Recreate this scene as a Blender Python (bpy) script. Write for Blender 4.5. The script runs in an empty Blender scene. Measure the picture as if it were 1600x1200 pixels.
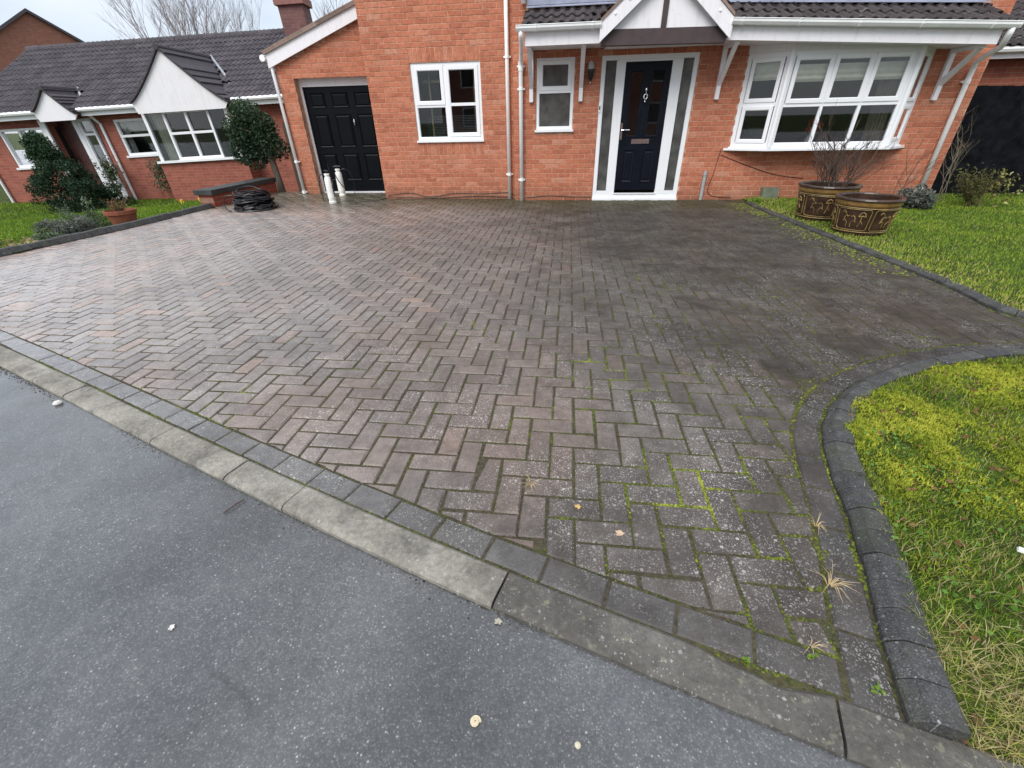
import bpy, math, random
import numpy as np
from mathutils import Matrix, Vector, noise as mnoise
random.seed(7)
rng = np.random.default_rng(11)
SC = bpy.context.scene
COL = SC.collection

# ------------------------------------------------------------------ camera, sky, sun, exposure
CAM_F = 666.3669; CAM_R = (2.122817, 0.110325, -0.0890185); CAM_C = (0.020355, -1.514658, 1.266152)
_ax = Vector(CAM_R); _R = Matrix.Rotation(_ax.length, 3, _ax.normalized())     # world -> (right, down, forward)
def pix(P):
    c = _R @ (Vector(P) - Vector(CAM_C))
    if c.z < 0.05: return None
    return (800 + CAM_F * c.x / c.z, 600 + CAM_F * c.y / c.z, c.z)
cd = bpy.data.cameras.new('camera'); cam = bpy.data.objects.new('camera', cd); COL.objects.link(cam)
cd.sensor_fit = 'HORIZONTAL'; cd.sensor_width = 36.0; cd.lens = CAM_F / 1600 * 36.0
cd.clip_start = 0.02; cd.clip_end = 2000
_m = Matrix((_R[0], -_R[1], -_R[2])).transposed().to_4x4(); _m.translation = CAM_C
cam.matrix_world = _m; SC.camera = cam

SUN_EL, SUN_AZ = math.radians(46), math.radians(205)       # azimuth clockwise from +Y; light comes over the camera's shoulder
world = bpy.data.worlds.new('World'); SC.world = world; world.use_nodes = True
wt = world.node_tree; wt.nodes.clear()
def _wn(t): return wt.nodes.new(t)
w_out = _wn('ShaderNodeOutputWorld'); w_bg = _wn('ShaderNodeBackground')
w_sky = _wn('ShaderNodeTexSky'); w_sky.sky_type = 'NISHITA'; w_sky.sun_disc = False
w_sky.sun_elevation = SUN_EL; w_sky.sun_rotation = SUN_AZ
w_tc = _wn('ShaderNodeTexCoord'); w_map = _wn('ShaderNodeMapping'); w_map.inputs['Scale'].default_value = (1.0, 1.0, 2.6)
w_noise = _wn('ShaderNodeTexNoise'); w_noise.inputs['Scale'].default_value = 2.6; w_noise.inputs['Detail'].default_value = 5; w_noise.inputs['Roughness'].default_value = 0.5
w_ramp = _wn('ShaderNodeValToRGB')
w_ramp.color_ramp.elements[0].position = 0.36; w_ramp.color_ramp.elements[0].color = (4.5, 5.1, 5.9, 1)
w_ramp.color_ramp.elements[1].position = 0.66; w_ramp.color_ramp.elements[1].color = (6.4, 6.6, 6.85, 1)
w_mix = _wn('ShaderNodeMix'); w_mix.data_type = 'RGBA'; w_mix.inputs['Factor'].default_value = 0.86
wt.links.new(w_tc.outputs['Generated'], w_map.inputs['Vector']); wt.links.new(w_map.outputs['Vector'], w_noise.inputs['Vector'])
wt.links.new(w_noise.outputs['Fac'], w_ramp.inputs['Fac'])
wt.links.new(w_sky.outputs['Color'], w_mix.inputs['A']); wt.links.new(w_ramp.outputs['Color'], w_mix.inputs['B'])
# overcast skies are brighter overhead than at the horizon
w_sep = _wn('ShaderNodeSeparateXYZ'); wt.links.new(w_tc.outputs['Generated'], w_sep.inputs[0])
w_mr = _wn('ShaderNodeMapRange'); w_mr.inputs['From Min'].default_value = 0.25; w_mr.inputs['From Max'].default_value = 1.0; w_mr.inputs['To Min'].default_value = 1.0; w_mr.inputs['To Max'].default_value = 1.4; wt.links.new(w_sep.outputs[2], w_mr.inputs['Value'])
w_mul = _wn('ShaderNodeVectorMath'); w_mul.operation = 'SCALE'; wt.links.new(w_mix.outputs['Result'], w_mul.inputs[0]); wt.links.new(w_mr.outputs['Result'], w_mul.inputs['Scale'])
wt.links.new(w_mul.outputs['Vector'], w_bg.inputs['Color']); w_bg.inputs['Strength'].default_value = 0.1
wt.links.new(w_bg.outputs['Background'], w_out.inputs['Surface'])

sd = bpy.data.lights.new('sun', 'SUN'); sd.energy = 1.5; sd.angle = math.radians(35); sd.color = (1.0, 0.97, 0.93)
sun = bpy.data.objects.new('sun', sd); COL.objects.link(sun)
_sdir = Vector((math.sin(SUN_AZ) * math.cos(SUN_EL), math.cos(SUN_AZ) * math.cos(SUN_EL), math.sin(SUN_EL)))
sun.rotation_euler = _sdir.to_track_quat('Z', 'Y').to_euler(); sun.location = (0, 0, 20)

vs = SC.view_settings; vs.view_transform = 'Standard'; vs.look = 'None'; vs.exposure = 0.75; vs.gamma = 1.0
vs.use_curve_mapping = False
SC.render.engine = 'CYCLES'
SC.cycles.max_bounces = 8; SC.cycles.transparent_max_bounces = 12; SC.cycles.use_denoising = True

# ------------------------------------------------------------------ material helpers
class NT:
    def __init__(s, name, rough=0.6, spec=0.5):
        s.m = bpy.data.materials.new(name); s.m.use_nodes = True
        s.t = s.m.node_tree; s.b = s.t.nodes['Principled BSDF']
        s.b.inputs['Roughness'].default_value = rough
        s.b.inputs['Specular IOR Level'].default_value = spec
    def set(s, sock, v):
        if isinstance(v, bpy.types.NodeSocket): s.t.links.new(v, sock)
        elif isinstance(v, (tuple, list)) and len(v) == 3 and sock.type == 'RGBA': sock.default_value = (*v, 1)
        else: sock.default_value = v
    def n(s, typ, ins=None, out=0, **props):
        nd = s.t.nodes.new(typ)
        for k, v in props.items(): setattr(nd, k, v)
        for k, v in (ins or {}).items(): s.set(nd.inputs[k], v)
        return nd.outputs[out]
    def pos(s): return s.n('ShaderNodeNewGeometry', out=0)
    def noise(s, scale, detail=3, rough=0.55, vec=None, dim='3D', out=0):
        return s.n('ShaderNodeTexNoise', {'Vector': vec or s.pos(), 'Scale': scale, 'Detail': detail, 'Roughness': rough}, out=out, noise_dimensions=dim)
    def voro(s, scale, vec=None, out=0, feature='F1', dim='3D', rnd=1.0):
        return s.n('ShaderNodeTexVoronoi', {'Vector': vec or s.pos(), 'Scale': scale, 'Randomness': rnd}, out=out, feature=feature, voronoi_dimensions=dim)
    def ramp(s, fac, stops, interp='LINEAR'):
        nd = s.t.nodes.new('ShaderNodeValToRGB'); s.set(nd.inputs[0], fac); cr = nd.color_ramp; cr.interpolation = interp
        while len(cr.elements) < len(stops): cr.elements.new(0.5)
        for e, (p, c) in zip(cr.elements, stops): e.position = p; e.color = (c, c, c, 1) if isinstance(c, (int, float)) else (*c, 1)
        return nd.outputs[0]
    def mix(s, f, a, b, mode='MIX'):
        nd = s.t.nodes.new('ShaderNodeMix'); nd.data_type = 'RGBA'; nd.blend_type = mode
        s.set(nd.inputs['Factor'], f); s.set(nd.inputs['A'], a); s.set(nd.inputs['B'], b); return nd.outputs['Result']
    def math(s, op, a, b=0.0, c=None, clamp=False):
        nd = s.t.nodes.new('ShaderNodeMath'); nd.operation = op; nd.use_clamp = clamp
        s.set(nd.inputs[0], a); s.set(nd.inputs[1], b)
        if c is not None: s.set(nd.inputs[2], c)
        return nd.outputs[0]
    def mapr(s, v, a, b, c=0.0, d=1.0):
        return s.n('ShaderNodeMapRange', {'Value': v, 'From Min': a, 'From Max': b, 'To Min': c, 'To Max': d}, clamp=True)
    def sep(s, v, i): return s.n('ShaderNodeSeparateXYZ', {0: v}, out=i)
    def attr(s, name): return s.n('ShaderNodeAttribute', out=2, attribute_name=name)
    def rand(s): return s.n('ShaderNodeObjectInfo', out=5)
    def base(s, v): s.set(s.b.inputs['Base Color'], v)
    def rough(s, v): s.set(s.b.inputs['Roughness'], v)
    def bump(s, h, strength=0.5, dist=0.01):
        s.set(s.b.inputs['Normal'], s.n('ShaderNodeBump', {'Height': h, 'Strength': strength, 'Distance': dist}))
    def tint(s, individual): return s.rand() if individual else s.attr('tint')

MATS = {}
def plain(name, col, rough=0.6, var=0.0, vscale=6.0, spec=0.5, metal=0.0, bump=0.0, bscale=60.0):
    if name in MATS: return MATS[name]
    t = NT(name, rough, spec); t.b.inputs['Metallic'].default_value = metal
    if var:
        f = t.noise(vscale, 5)
        t.base(t.mix(t.mapr(f, 0.3, 0.7), tuple(c * (1 - var) for c in col), tuple(min(1, c * (1 + var)) for c in col)))
        t.rough(t.mapr(f, 0.3, 0.7, rough * 0.85, min(1, rough * 1.15)))
    else: t.base(col)
    if bump: t.bump(t.noise(bscale, 4), bump, 0.004)
    MATS[name] = t.m; return t.m

def paver_mat(name, individual, edge=False):
    t = NT(name, 0.5, 0.5); P = t.pos(); r = t.tint(individual)
    x = t.sep(P, 0); y = t.sep(P, 1)
    if edge:
        col = t.ramp(r, [(0.0, (0.150, 0.147, 0.148)), (0.5, (0.180, 0.176, 0.175)), (1.0, (0.210, 0.203, 0.198))])
    else:
        col = t.ramp(r, [(0.0, (0.205, 0.180, 0.168)), (0.25, (0.240, 0.210, 0.196)), (0.55, (0.268, 0.234, 0.216)),
                         (0.88, (0.295, 0.252, 0.230)), (0.96, (0.305, 0.245, 0.215)), (1.0, (0.325, 0.235, 0.195))])
        # areas of fresher, redder block where the surface has been washed or rubbed clean
        red = t.mapr(t.noise(0.55, 3, vec=t.n('ShaderNodeVectorMath', {0: P, 1: (13.1, 4.2, 0)}, operation='ADD')), 0.50, 0.70)
        col = t.mix(t.math('MULTIPLY', red, 0.48), col, t.mix(r, (0.32, 0.200, 0.155), (0.40, 0.260, 0.205)))
    # mottling inside each block
    m1 = t.noise(16, 5, 0.65); col = t.mix(0.75, col, t.ramp(m1, [(0.25, 0.50), (0.55, 1.0), (0.8, 1.30)]), 'MULTIPLY')
    agg = t.voro(420, out=1); agg = t.sep(agg, 0)
    col = t.mix(0.5, col, t.ramp(agg, [(0.0, 0.55), (0.5, 1.0), (1.0, 1.5)]), 'MULTIPLY')
    # worn pale patches and dark grime on each block
    col = t.mix(t.math('MULTIPLY', t.mapr(t.noise(28, 5, 0.7), 0.52, 0.75), 0.35), col, (0.36, 0.31, 0.28))
    col = t.mix(t.math('MULTIPLY', t.mapr(t.noise(11, 5, 0.7, vec=t.n('ShaderNodeVectorMath', {0: P, 1: (5.1, 9.2, 0)}, operation='ADD')), 0.54, 0.72), 0.50), col, (0.10, 0.088, 0.080))
    # black algae film: own blotchy shape, thick on the never-driven side by the lawn and along the house; the paler left stands in for sky sheen
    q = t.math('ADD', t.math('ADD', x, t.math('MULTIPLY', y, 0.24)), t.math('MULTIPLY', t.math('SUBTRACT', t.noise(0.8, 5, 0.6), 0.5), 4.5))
    alg_sheen = t.mapr(q, -4.8, 1.6)
    q2 = t.math('ADD', alg_sheen, t.math('MULTIPLY', t.math('SUBTRACT', t.noise(7.0, 5, 0.7), 0.5), 0.5), clamp=True)
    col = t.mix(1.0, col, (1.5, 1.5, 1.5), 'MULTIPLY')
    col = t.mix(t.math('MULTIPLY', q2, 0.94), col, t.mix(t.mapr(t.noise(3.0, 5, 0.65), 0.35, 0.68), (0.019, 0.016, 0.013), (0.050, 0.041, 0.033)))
    moss = t.math('MULTIPLY', t.mapr(t.math('ADD', y, t.math('MULTIPLY', t.noise(1.7, 4), 1.6)), 6.3, 7.7), 0.85)
    col = t.mix(moss, col, t.mix(t.mapr(t.noise(9, 3), 0.35, 0.7), (0.050, 0.040, 0.022), (0.085, 0.080, 0.028)))
    # lichen: ragged spots of many sizes
    wob = t.n('ShaderNodeVectorMath', {0: P, 1: t.n('ShaderNodeVectorMath', {0: t.noise(260, 2, out=1), 'Scale': 0.010}, operation='SCALE')}, operation='ADD')
    sp = None
    for sc, lo, rad in ((46, 0.70, 0.30), (105, 0.50, 0.36), (210, 0.45, 0.42)):
        vr = t.sep(t.voro(sc, wob, out=1, dim='2D'), 0); q = t.mapr(t.math('SUBTRACT', t.math('MULTIPLY', t.mapr(vr, lo, 1.0), rad), t.voro(sc, wob, dim='2D')), 0.0, 0.05)
        q = t.math('MULTIPLY', q, t.mapr(vr, lo, 1.0, 0.35, 1.0)); sp = q if sp is None else t.math('MAXIMUM', sp, q)
    dens = t.mapr(t.noise(2.1, 5, 0.65), 0.42, 0.64, 0.05, 1.0)
    col = t.mix(t.math('MULTIPLY', t.math('MULTIPLY', sp, dens), t.mapr(y, 0.5, 4.0, 0.78, 0.45)), col, (0.52, 0.51, 0.48))
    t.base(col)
    t.rough(t.math('ADD', t.mapr(t.noise(5, 4), 0.3, 0.7, 0.30, 0.42), t.math('MULTIPLY', alg_sheen, 0.18)))
    t.set(t.b.inputs['Coat Weight'], t.math('MULTIPLY', t.math('SUBTRACT', 1.0, alg_sheen), t.mapr(t.noise(1.3, 4), 0.3, 0.65, 0.3, 1.0))); t.b.inputs['Coat Roughness'].default_value = 0.22; t.b.inputs['Coat IOR'].default_value = 1.33; t.set(t.b.inputs['Specular IOR Level'], t.mapr(alg_sheen, 0.2, 1.0, 0.35, 0.10))
    t.bump(t.math('ADD', t.noise(240, 3), t.math('MULTIPLY', t.noise(40, 4), 0.8)), 0.5, 0.004)
    MATS[name] = t.m; return t.m

def brick_mat(name, individual):
    t = NT(name, 0.85, 0.25); r = t.tint(individual)
    col = t.ramp(r, [(0.0, (0.41, 0.134, 0.076)), (0.3, (0.475, 0.165, 0.094)), (0.7, (0.505, 0.182, 0.105)), (0.92, (0.525, 0.205, 0.124)), (1.0, (0.54, 0.25, 0.165))])
    m = t.noise(22, 6, 0.72); col = t.mix(0.9, col, t.ramp(m, [(0.22, 0.50), (0.5, 1.0), (0.78, 1.38)]), 'MULTIPLY')
    soot = t.mapr(t.noise(1.3, 5, 0.65), 0.46, 0.72); col = t.mix(t.math('MULTIPLY', soot, 0.32), col, (0.24, 0.10, 0.07))
    pale = t.mapr(t.noise(34, 3), 0.60, 0.72); x = t.sep(t.pos(), 0)
    col = t.mix(t.math('MULTIPLY', pale, t.mapr(x, -0.7, -1.2, 0.10, 0.55)), col, (0.55, 0.33, 0.22))
    z = t.sep(t.pos(), 2)
    splash = t.mapr(t.math('ADD', z, t.math('MULTIPLY', t.noise(5, 4), 0.6)), 0.62, 0.22)
    col = t.mix(t.math('MULTIPLY', splash, 0.55), col, (0.16, 0.085, 0.05))
    t.base(col); t.bump(t.noise(160, 4), 0.5, 0.004)
    MATS[name] = t.m; return t.m

def brick_tex_mat(name, c1, c2, mortar, rot=0.0, scale=1.0):
    """walls too far away to tell the bricks apart: brick pattern in the surface"""
    t = NT(name, 0.85, 0.25); P = t.pos()
    px = t.math('ADD', t.math('MULTIPLY', t.sep(P, 0), math.cos(rot)), t.math('MULTIPLY', t.sep(P, 1), math.sin(rot)))
    vec = t.n('ShaderNodeCombineXYZ', {0: px, 1: t.sep(P, 2), 2: 0.0})
    b = t.n('ShaderNodeTexBrick', {'Vector': vec, 'Color1': c1, 'Color2': c2, 'Mortar': mortar, 'Scale': 1.0 / scale,
            'Mortar Size': 0.006, 'Brick Width': 0.225, 'Row Height': 0.075, 'Bias': 0.0})
    col = t.mix(0.5, b, t.ramp(t.noise(7, 5), [(0.25, 0.65), (0.75, 1.3)]), 'MULTIPLY')
    t.base(col); MATS[name] = t.m; return t.m

def tile_mat(name, c, individual, lichen=0.4):
    t = NT(name, 0.7, 0.4); r = t.tint(individual)
    col = t.mix(r, tuple(v * 0.75 for v in c), tuple(v * 1.3 for v in c))
    col = t.mix(0.6, col, t.ramp(t.noise(14, 5, 0.65), [(0.25, 0.6), (0.75, 1.4)]), 'MULTIPLY')
    sp = t.math('MULTIPLY', t.mapr(t.noise(11, 4), 0.63, 0.70), lichen)
    col = t.mix(sp, col, (0.32, 0.33, 0.28)); t.base(col); t.bump(t.noise(90, 3), 0.3, 0.004)
    MATS[name] = t.m; return t.m

def asphalt_mat():
    t = NT('asphalt', 0.4, 0.5); P = t.pos()
    vc = t.voro(190, out=1); r = t.sep(vc, 0); d = t.voro(190)
    col = t.ramp(r, [(0.0, (0.054, 0.055, 0.056)), (0.50, (0.100, 0.102, 0.104)), (0.90, (0.158, 0.160, 0.160)), (0.985, (0.24, 0.24, 0.23)), (1.0, (0.44, 0.43, 0.40))])
    dust = t.mapr(t.noise(2.4, 6, 0.7), 0.50, 0.70); col = t.mix(t.math('MULTIPLY', dust, 0.35), col, (0.19, 0.185, 0.17))
    binder = t.mapr(d, 0.25, 0.55); col = t.mix(t.math('MULTIPLY', binder, 0.8), col, (0.072, 0.073, 0.074))
    big = t.noise(1.1, 5, 0.6); col = t.mix(0.7, col, t.ramp(big, [(0.28, 0.48), (0.5, 1.0), (0.72, 1.6)]), 'MULTIPLY')
    fine = t.noise(30, 4); col = t.mix(0.5, col, t.ramp(fine, [(0.3, 0.7), (0.7, 1.3)]), 'MULTIPLY')
    tan = t.mapr(t.noise(0.8, 3), 0.55, 0.75); col = t.mix(t.math('MULTIPLY', tan, 0.25), col, (0.13, 0.12, 0.10))
    crack = t.mapr(t.voro(0.55, vec=t.n('ShaderNodeVectorMath', {0: P, 1: t.n('ShaderNodeVectorMath', {0: t.noise(3.0, 4, out=1), 'Scale': 0.5}, operation='SCALE')}, operation='ADD'), feature='DISTANCE_TO_EDGE'), 0.0, 0.012, 1.0, 0.0)
    col = t.mix(t.math('MULTIPLY', crack, t.mapr(t.noise(1.5, 2), 0.5, 0.6, 0.0, 0.5)), col, (0.03, 0.03, 0.03))
    grit = t.mapr(t.noise(4.5, 5, 0.7), 0.58, 0.72); col = t.mix(t.math('MULTIPLY', grit, 0.45), col, (0.035, 0.036, 0.040))
    t.base(col)
    wet = t.mapr(t.noise(1.2, 6, 0.65), 0.36, 0.60)
    t.set(t.b.inputs['Coat Weight'], t.mapr(wet, 0.0, 1.0, 0.35, 1.0)); t.b.inputs['Coat IOR'].default_value = 1.45; t.set(t.b.inputs['Coat Roughness'], t.mapr(fine, 0.3, 0.7, 0.10, 0.22))
    t.rough(t.math('SUBTRACT', t.mapr(fine, 0.3, 0.7, 0.28, 0.42), t.math('MULTIPLY', wet, 0.12)))
    t.bump(t.math('ADD', t.math('MULTIPLY', t.math('SUBTRACT', 1.0, d), 1.0), t.math('MULTIPLY', fine, 0.7)), 0.40, 0.0025)
    MATS['asphalt'] = t.m; return t.m

def soil_green_mat(name, c_list, scale=3.0):
    t = NT(name, 0.95, 0.15)
    col = t.ramp(t.noise(scale, 6, 0.65), c_list)
    col = t.mix(0.7, col, t.ramp(t.noise(60, 4, 0.6), [(0.3, 0.55), (0.7, 1.45)]), 'MULTIPLY')
    t.base(col); t.bump(t.noise(45, 5), 1.0, 0.02); MATS[name] = t.m; return t.m

def leaf_mat(name, stops, rough=0.6, trans=0.25):
    t = NT(name, rough, 0.3); col = t.ramp(t.attr('tint'), stops); t.base(col)
    if trans:
        tr = t.n('ShaderNodeBsdfTranslucent', {'Color': col})
        ms = t.n('ShaderNodeMixShader', {0: trans, 1: t.b.outputs[0], 2: tr})
        t.t.links.new(ms, t.t.nodes['Material Output'].inputs['Surface'])
    MATS[name] = t.m; return t.m

def glass_mat(name, tint=(0.90, 0.93, 0.92), ior=1.5, frost=0.0):
    t = NT(name); fr = t.n('ShaderNodeFresnel', {'IOR': ior})
    tr = t.n('ShaderNodeBsdfTransparent', {'Color': tint}); gl = t.n('ShaderNodeBsdfGlossy', {'Color': (0.95, 0.97, 1.0), 'Roughness': 0.015 + frost})
    fr2 = t.math('MULTIPLY', fr, 0.85, clamp=True)
    ms = t.n('ShaderNodeMixShader', {0: fr2, 1: tr, 2: gl})
    t.t.links.new(ms, t.t.nodes['Material Output'].inputs['Surface']); MATS[name] = t.m; return t.m

# ------------------------------------------------------------------ mesh helpers
WORLD_AT = {}
def wpos(o): return WORLD_AT.get(o.name, Vector((0, 0, 0))) if o else Vector((0, 0, 0))
def tag(o, label=None, cat=None, group=None, kind=None):
    if label: o['label'] = label
    if cat: o['category'] = cat
    if group: o['group'] = group
    if kind: o['kind'] = kind
    return o
def empty(name, loc, label, cat, group=None, parent=None):
    o = bpy.data.objects.new(name, None); o.empty_display_size = 0.2; COL.objects.link(o)
    o.location = Vector(loc) - wpos(parent); o.parent = parent
    WORLD_AT[o.name] = Vector(loc); return tag(o, label, cat, group)
class MB:
    def __init__(s, T=None): s.v = []; s.f = []; s.t = []; s.T = T; s.tint = 0.5
    def vert(s, p):
        p = Vector(p); s.v.append(s.T @ p if s.T is not None else p); return len(s.v) - 1
    def face(s, idx): s.f.append(tuple(idx)); s.t.append(s.tint)
    def poly(s, pts): s.face([s.vert(p) for p in pts])
    def box(s, x0, x1, y0, y1, z0, z1, skip=''):
        a = [s.vert(p) for p in ((x0,y0,z0),(x1,y0,z0),(x1,y1,z0),(x0,y1,z0),(x0,y0,z1),(x1,y0,z1),(x1,y1,z1),(x0,y1,z1))]
        F = {'b': (0,3,2,1), 't': (4,5,6,7), 'f': (0,1,5,4), 'k': (2,3,7,6), 'l': (3,0,4,7), 'r': (1,2,6,5)}
        for k, q in F.items():
            if k not in skip: s.face([a[i] for i in q])
        return s
    def hexa(s, bot, top):
        a = [s.vert(p) for p in bot] + [s.vert(p) for p in top]; n = len(bot)
        s.face(a[:n][::-1]); s.face(a[n:])
        for i in range(n): j = (i + 1) % n; s.face((a[i], a[j], a[n + j], a[n + i]))
        return s
    def loft(s, loops, cap0=True, cap1=True, closed=True):
        L = [[s.vert(p) for p in lp] for lp in loops]; n = len(L[0])
        for A, B in zip(L, L[1:]):
            for i in range(n if closed else n - 1): j = (i + 1) % n; s.face((A[i], A[j], B[j], B[i]))
        if cap0: s.face(L[0][::-1])
        if cap1: s.face(L[-1])
        return s
    def tube(s, path, r, n=6, cap=True):
        path = [Vector(p) for p in path]; rs = r if isinstance(r, (list, tuple)) else [r] * len(path); loops = []
        prev = None
        for i, p in enumerate(path):
            d = (path[min(i + 1, len(path) - 1)] - path[max(i - 1, 0)]).normalized()
            up = prev if prev is not None else (Vector((0, 0, 1)) if abs(d.z) < 0.9 else Vector((1, 0, 0)))
            a = d.cross(up)
            if a.length < 1e-4: a = d.cross(Vector((0.3, 1, 0.2)))
            a.normalize(); b = a.cross(d).normalized(); prev = b
            loops.append([p + (a * math.cos(t) + b * math.sin(t)) * rs[i] for t in [2 * math.pi * k / n for k in range(n)]])
        return s.loft(loops, cap, cap)
    def lathe(s, prof, c=(0, 0, 0), n=24, a0=0.0, cap=True):
        loops = [[(c[0] + r * math.cos(a0 + 2 * math.pi * k / n), c[1] + r * math.sin(a0 + 2 * math.pi * k / n), c[2] + z) for k in range(n)] for r, z in prof]
        return s.loft(loops, cap, cap)
    def build(s, name, mat, parent=None, smooth=False, kind=None, origin=None):
        me = bpy.data.meshes.new(name)
        o_ = Vector(origin) if origin is not None else None
        if o_ is None:
            mn = Vector([min(p[i] for p in s.v) for i in range(3)]); mx = Vector([max(p[i] for p in s.v) for i in range(3)])
            o_ = (mn + mx) / 2; o_.z = mn.z
        me.from_pydata([p - o_ for p in s.v], [], s.f)
        at = me.attributes.new('tint', 'FLOAT', 'FACE'); at.data.foreach_set('value', s.t)
        if smooth: me.polygons.foreach_set('use_smooth', [True] * len(me.polygons))
        me.materials.append(mat); me.update()
        o = bpy.data.objects.new(name, me); COL.objects.link(o); o.parent = parent
        o.location = o_ - wpos(parent); WORLD_AT[o.name] = o_
        if kind: o['kind'] = kind
        return o
def npmesh(name, V, F, mat, parent=None, tint=None, kind=None, smooth=False):
    """fast mesh from numpy arrays; F is (n,3) or (n,4)"""
    me = bpy.data.meshes.new(name); k = F.shape[1]
    me.vertices.add(len(V)); me.vertices.foreach_set('co', np.ascontiguousarray(V, dtype=np.float32).ravel())
    me.loops.add(F.size); me.loops.foreach_set('vertex_index', np.ascontiguousarray(F, dtype=np.int32).ravel())
    me.polygons.add(len(F)); me.polygons.foreach_set('loop_start', np.arange(0, F.size, k, dtype=np.int32))
    me.update(calc_edges=True)
    if tint is not None:
        at = me.attributes.new('tint', 'FLOAT', 'FACE'); at.data.foreach_set('value', np.ascontiguousarray(tint, dtype=np.float32))
    if smooth: me.polygons.foreach_set('use_smooth', np.ones(len(F), dtype=bool))
    me.materials.append(mat); o = bpy.data.objects.new(name, me); COL.objects.link(o); o.parent = parent
    o.location = -wpos(parent); WORLD_AT[o.name] = Vector((0, 0, 0))
    if kind: o['kind'] = kind
    return o
def catmull(pts, step=0.05):
    P = [Vector((*p, 0)) if len(p) == 2 else Vector(p) for p in pts]; out = []
    for i in range(len(P) - 1):
        a, b, c, d = P[max(i - 1, 0)], P[i], P[i + 1], P[min(i + 2, len(P) - 1)]
        n = max(2, int((c - b).length / step))
        for k in range(n):
            t = k / n
            out.append(0.5 * ((2 * b) + (c - a) * t + (2 * a - 5 * b + 4 * c - d) * t * t + (3 * b - a - 3 * c + d) * t ** 3))
    out.append(P[-1]); return out
def resample(path, step):
    out = [path[0].copy()]; acc = 0.0
    for a, b in zip(path, path[1:]):
        L = (b - a).length; pos = 0.0
        while acc + (L - pos) >= step:
            pos += step - acc; acc = 0.0; out.append(a.lerp(b, pos / L))
        acc += L - pos
    return out
def normals2(path):
    """left-hand normals in plan"""
    N = []
    for i in range(len(path)):
        d = path[min(i + 1, len(path) - 1)] - path[max(i - 1, 0)]; d.z = 0; d.normalize(); N.append(Vector((-d.y, d.x, 0)))
    return N
def offset(path, o): return [p + n * o for p, n in zip(path, normals2(path))]
def nz(x, y, z=0.0, s=1.0): return mnoise.noise(Vector((x * s, y * s, z)))

# ------------------------------------------------------------------ materials
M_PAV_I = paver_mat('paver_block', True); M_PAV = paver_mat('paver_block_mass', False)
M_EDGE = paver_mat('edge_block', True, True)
M_BR_I = brick_mat('house_brick', True); M_BR = brick_mat('house_brick_mass', False)
M_ASPH = asphalt_mat()
def upvc_mat():
    t = NT('white_upvc', 0.32, 0.5)
    d = t.mapr(t.noise(2.5, 5, 0.6), 0.45, 0.75, 0.0, 0.35)
    t.base(t.mix(d, (0.86, 0.87, 0.89), (0.78, 0.78, 0.77))); MATS['white_upvc'] = t.m; return t.m
M_WHITE = upvc_mat()
def paint_mat():
    t = NT('white_painted_wood', 0.5, 0.4); P = t.pos()
    st = t.noise(1.0, 5, 0.65, vec=t.n('ShaderNodeVectorMath', {0: P, 1: (14.0, 14.0, 2.2)}, operation='MULTIPLY'))
    col = t.mix(t.mapr(st, 0.50, 0.78, 0.0, 0.5), (0.84, 0.82, 0.84), (0.58, 0.57, 0.54)); col = t.mix(t.mapr(t.noise(24, 4), 0.60, 0.75, 0.0, 0.3), col, (0.50, 0.52, 0.46))
    t.base(col); return t.m
M_PAINT = paint_mat()
M_GUTTER = plain('white_gutter_plastic', (0.90, 0.91, 0.90), 0.35, 0.06, 5.0)
M_MORTAR = plain('mortar', (0.54, 0.315, 0.21), 0.95, 0.35, 9.0, 0.2, bump=0.4)
M_BLACKDOOR = plain('black_garage_paint', (0.0024, 0.0036, 0.0055), 0.45, 0.2, 4.0, 0.13)
M_NAVY = plain('navy_composite_door', (0.0026, 0.0043, 0.0100), 0.45, 0.15, 6.0, 0.20)
M_CHROME = plain('chrome', (0.80, 0.80, 0.80), 0.16, metal=1.0)
M_BROWN = plain('brown_stained_timber', (0.060, 0.040, 0.040), 0.65, 0.25, 10.0)
M_LEAD = plain('lead_flashing', (0.27, 0.29, 0.37), 0.55, 0.25, 5.0)
M_BLACKPL = plain('black_plastic', (0.012, 0.012, 0.013), 0.38, 0.2, 20.0)
M_DARK = plain('room_shadow', (0.035, 0.032, 0.032), 0.9, 0.2, 2.0)
M_CREAM = plain('cream_blind', (0.80, 0.75, 0.64), 0.85, 0.08, 12.0)
M_GLASS = glass_mat('window_glass'); M_FROST = plain('obscure_glass', (0.085, 0.085, 0.080), 0.16, 0.45, 5.0, 0.6, bump=0.25, bscale=30.0)
M_TILE_I = tile_mat('roof_tile', (0.050, 0.042, 0.044), True); M_TILE = tile_mat('roof_tile_mass', (0.050, 0.042, 0.044), False)
M_BTILE_I = tile_mat('bungalow_tile', (0.062, 0.052, 0.060), True, 0.25); M_BTILE = tile_mat('bungalow_tile_mass', (0.062, 0.052, 0.060), False, 0.25)
M_KERB = None
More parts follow.
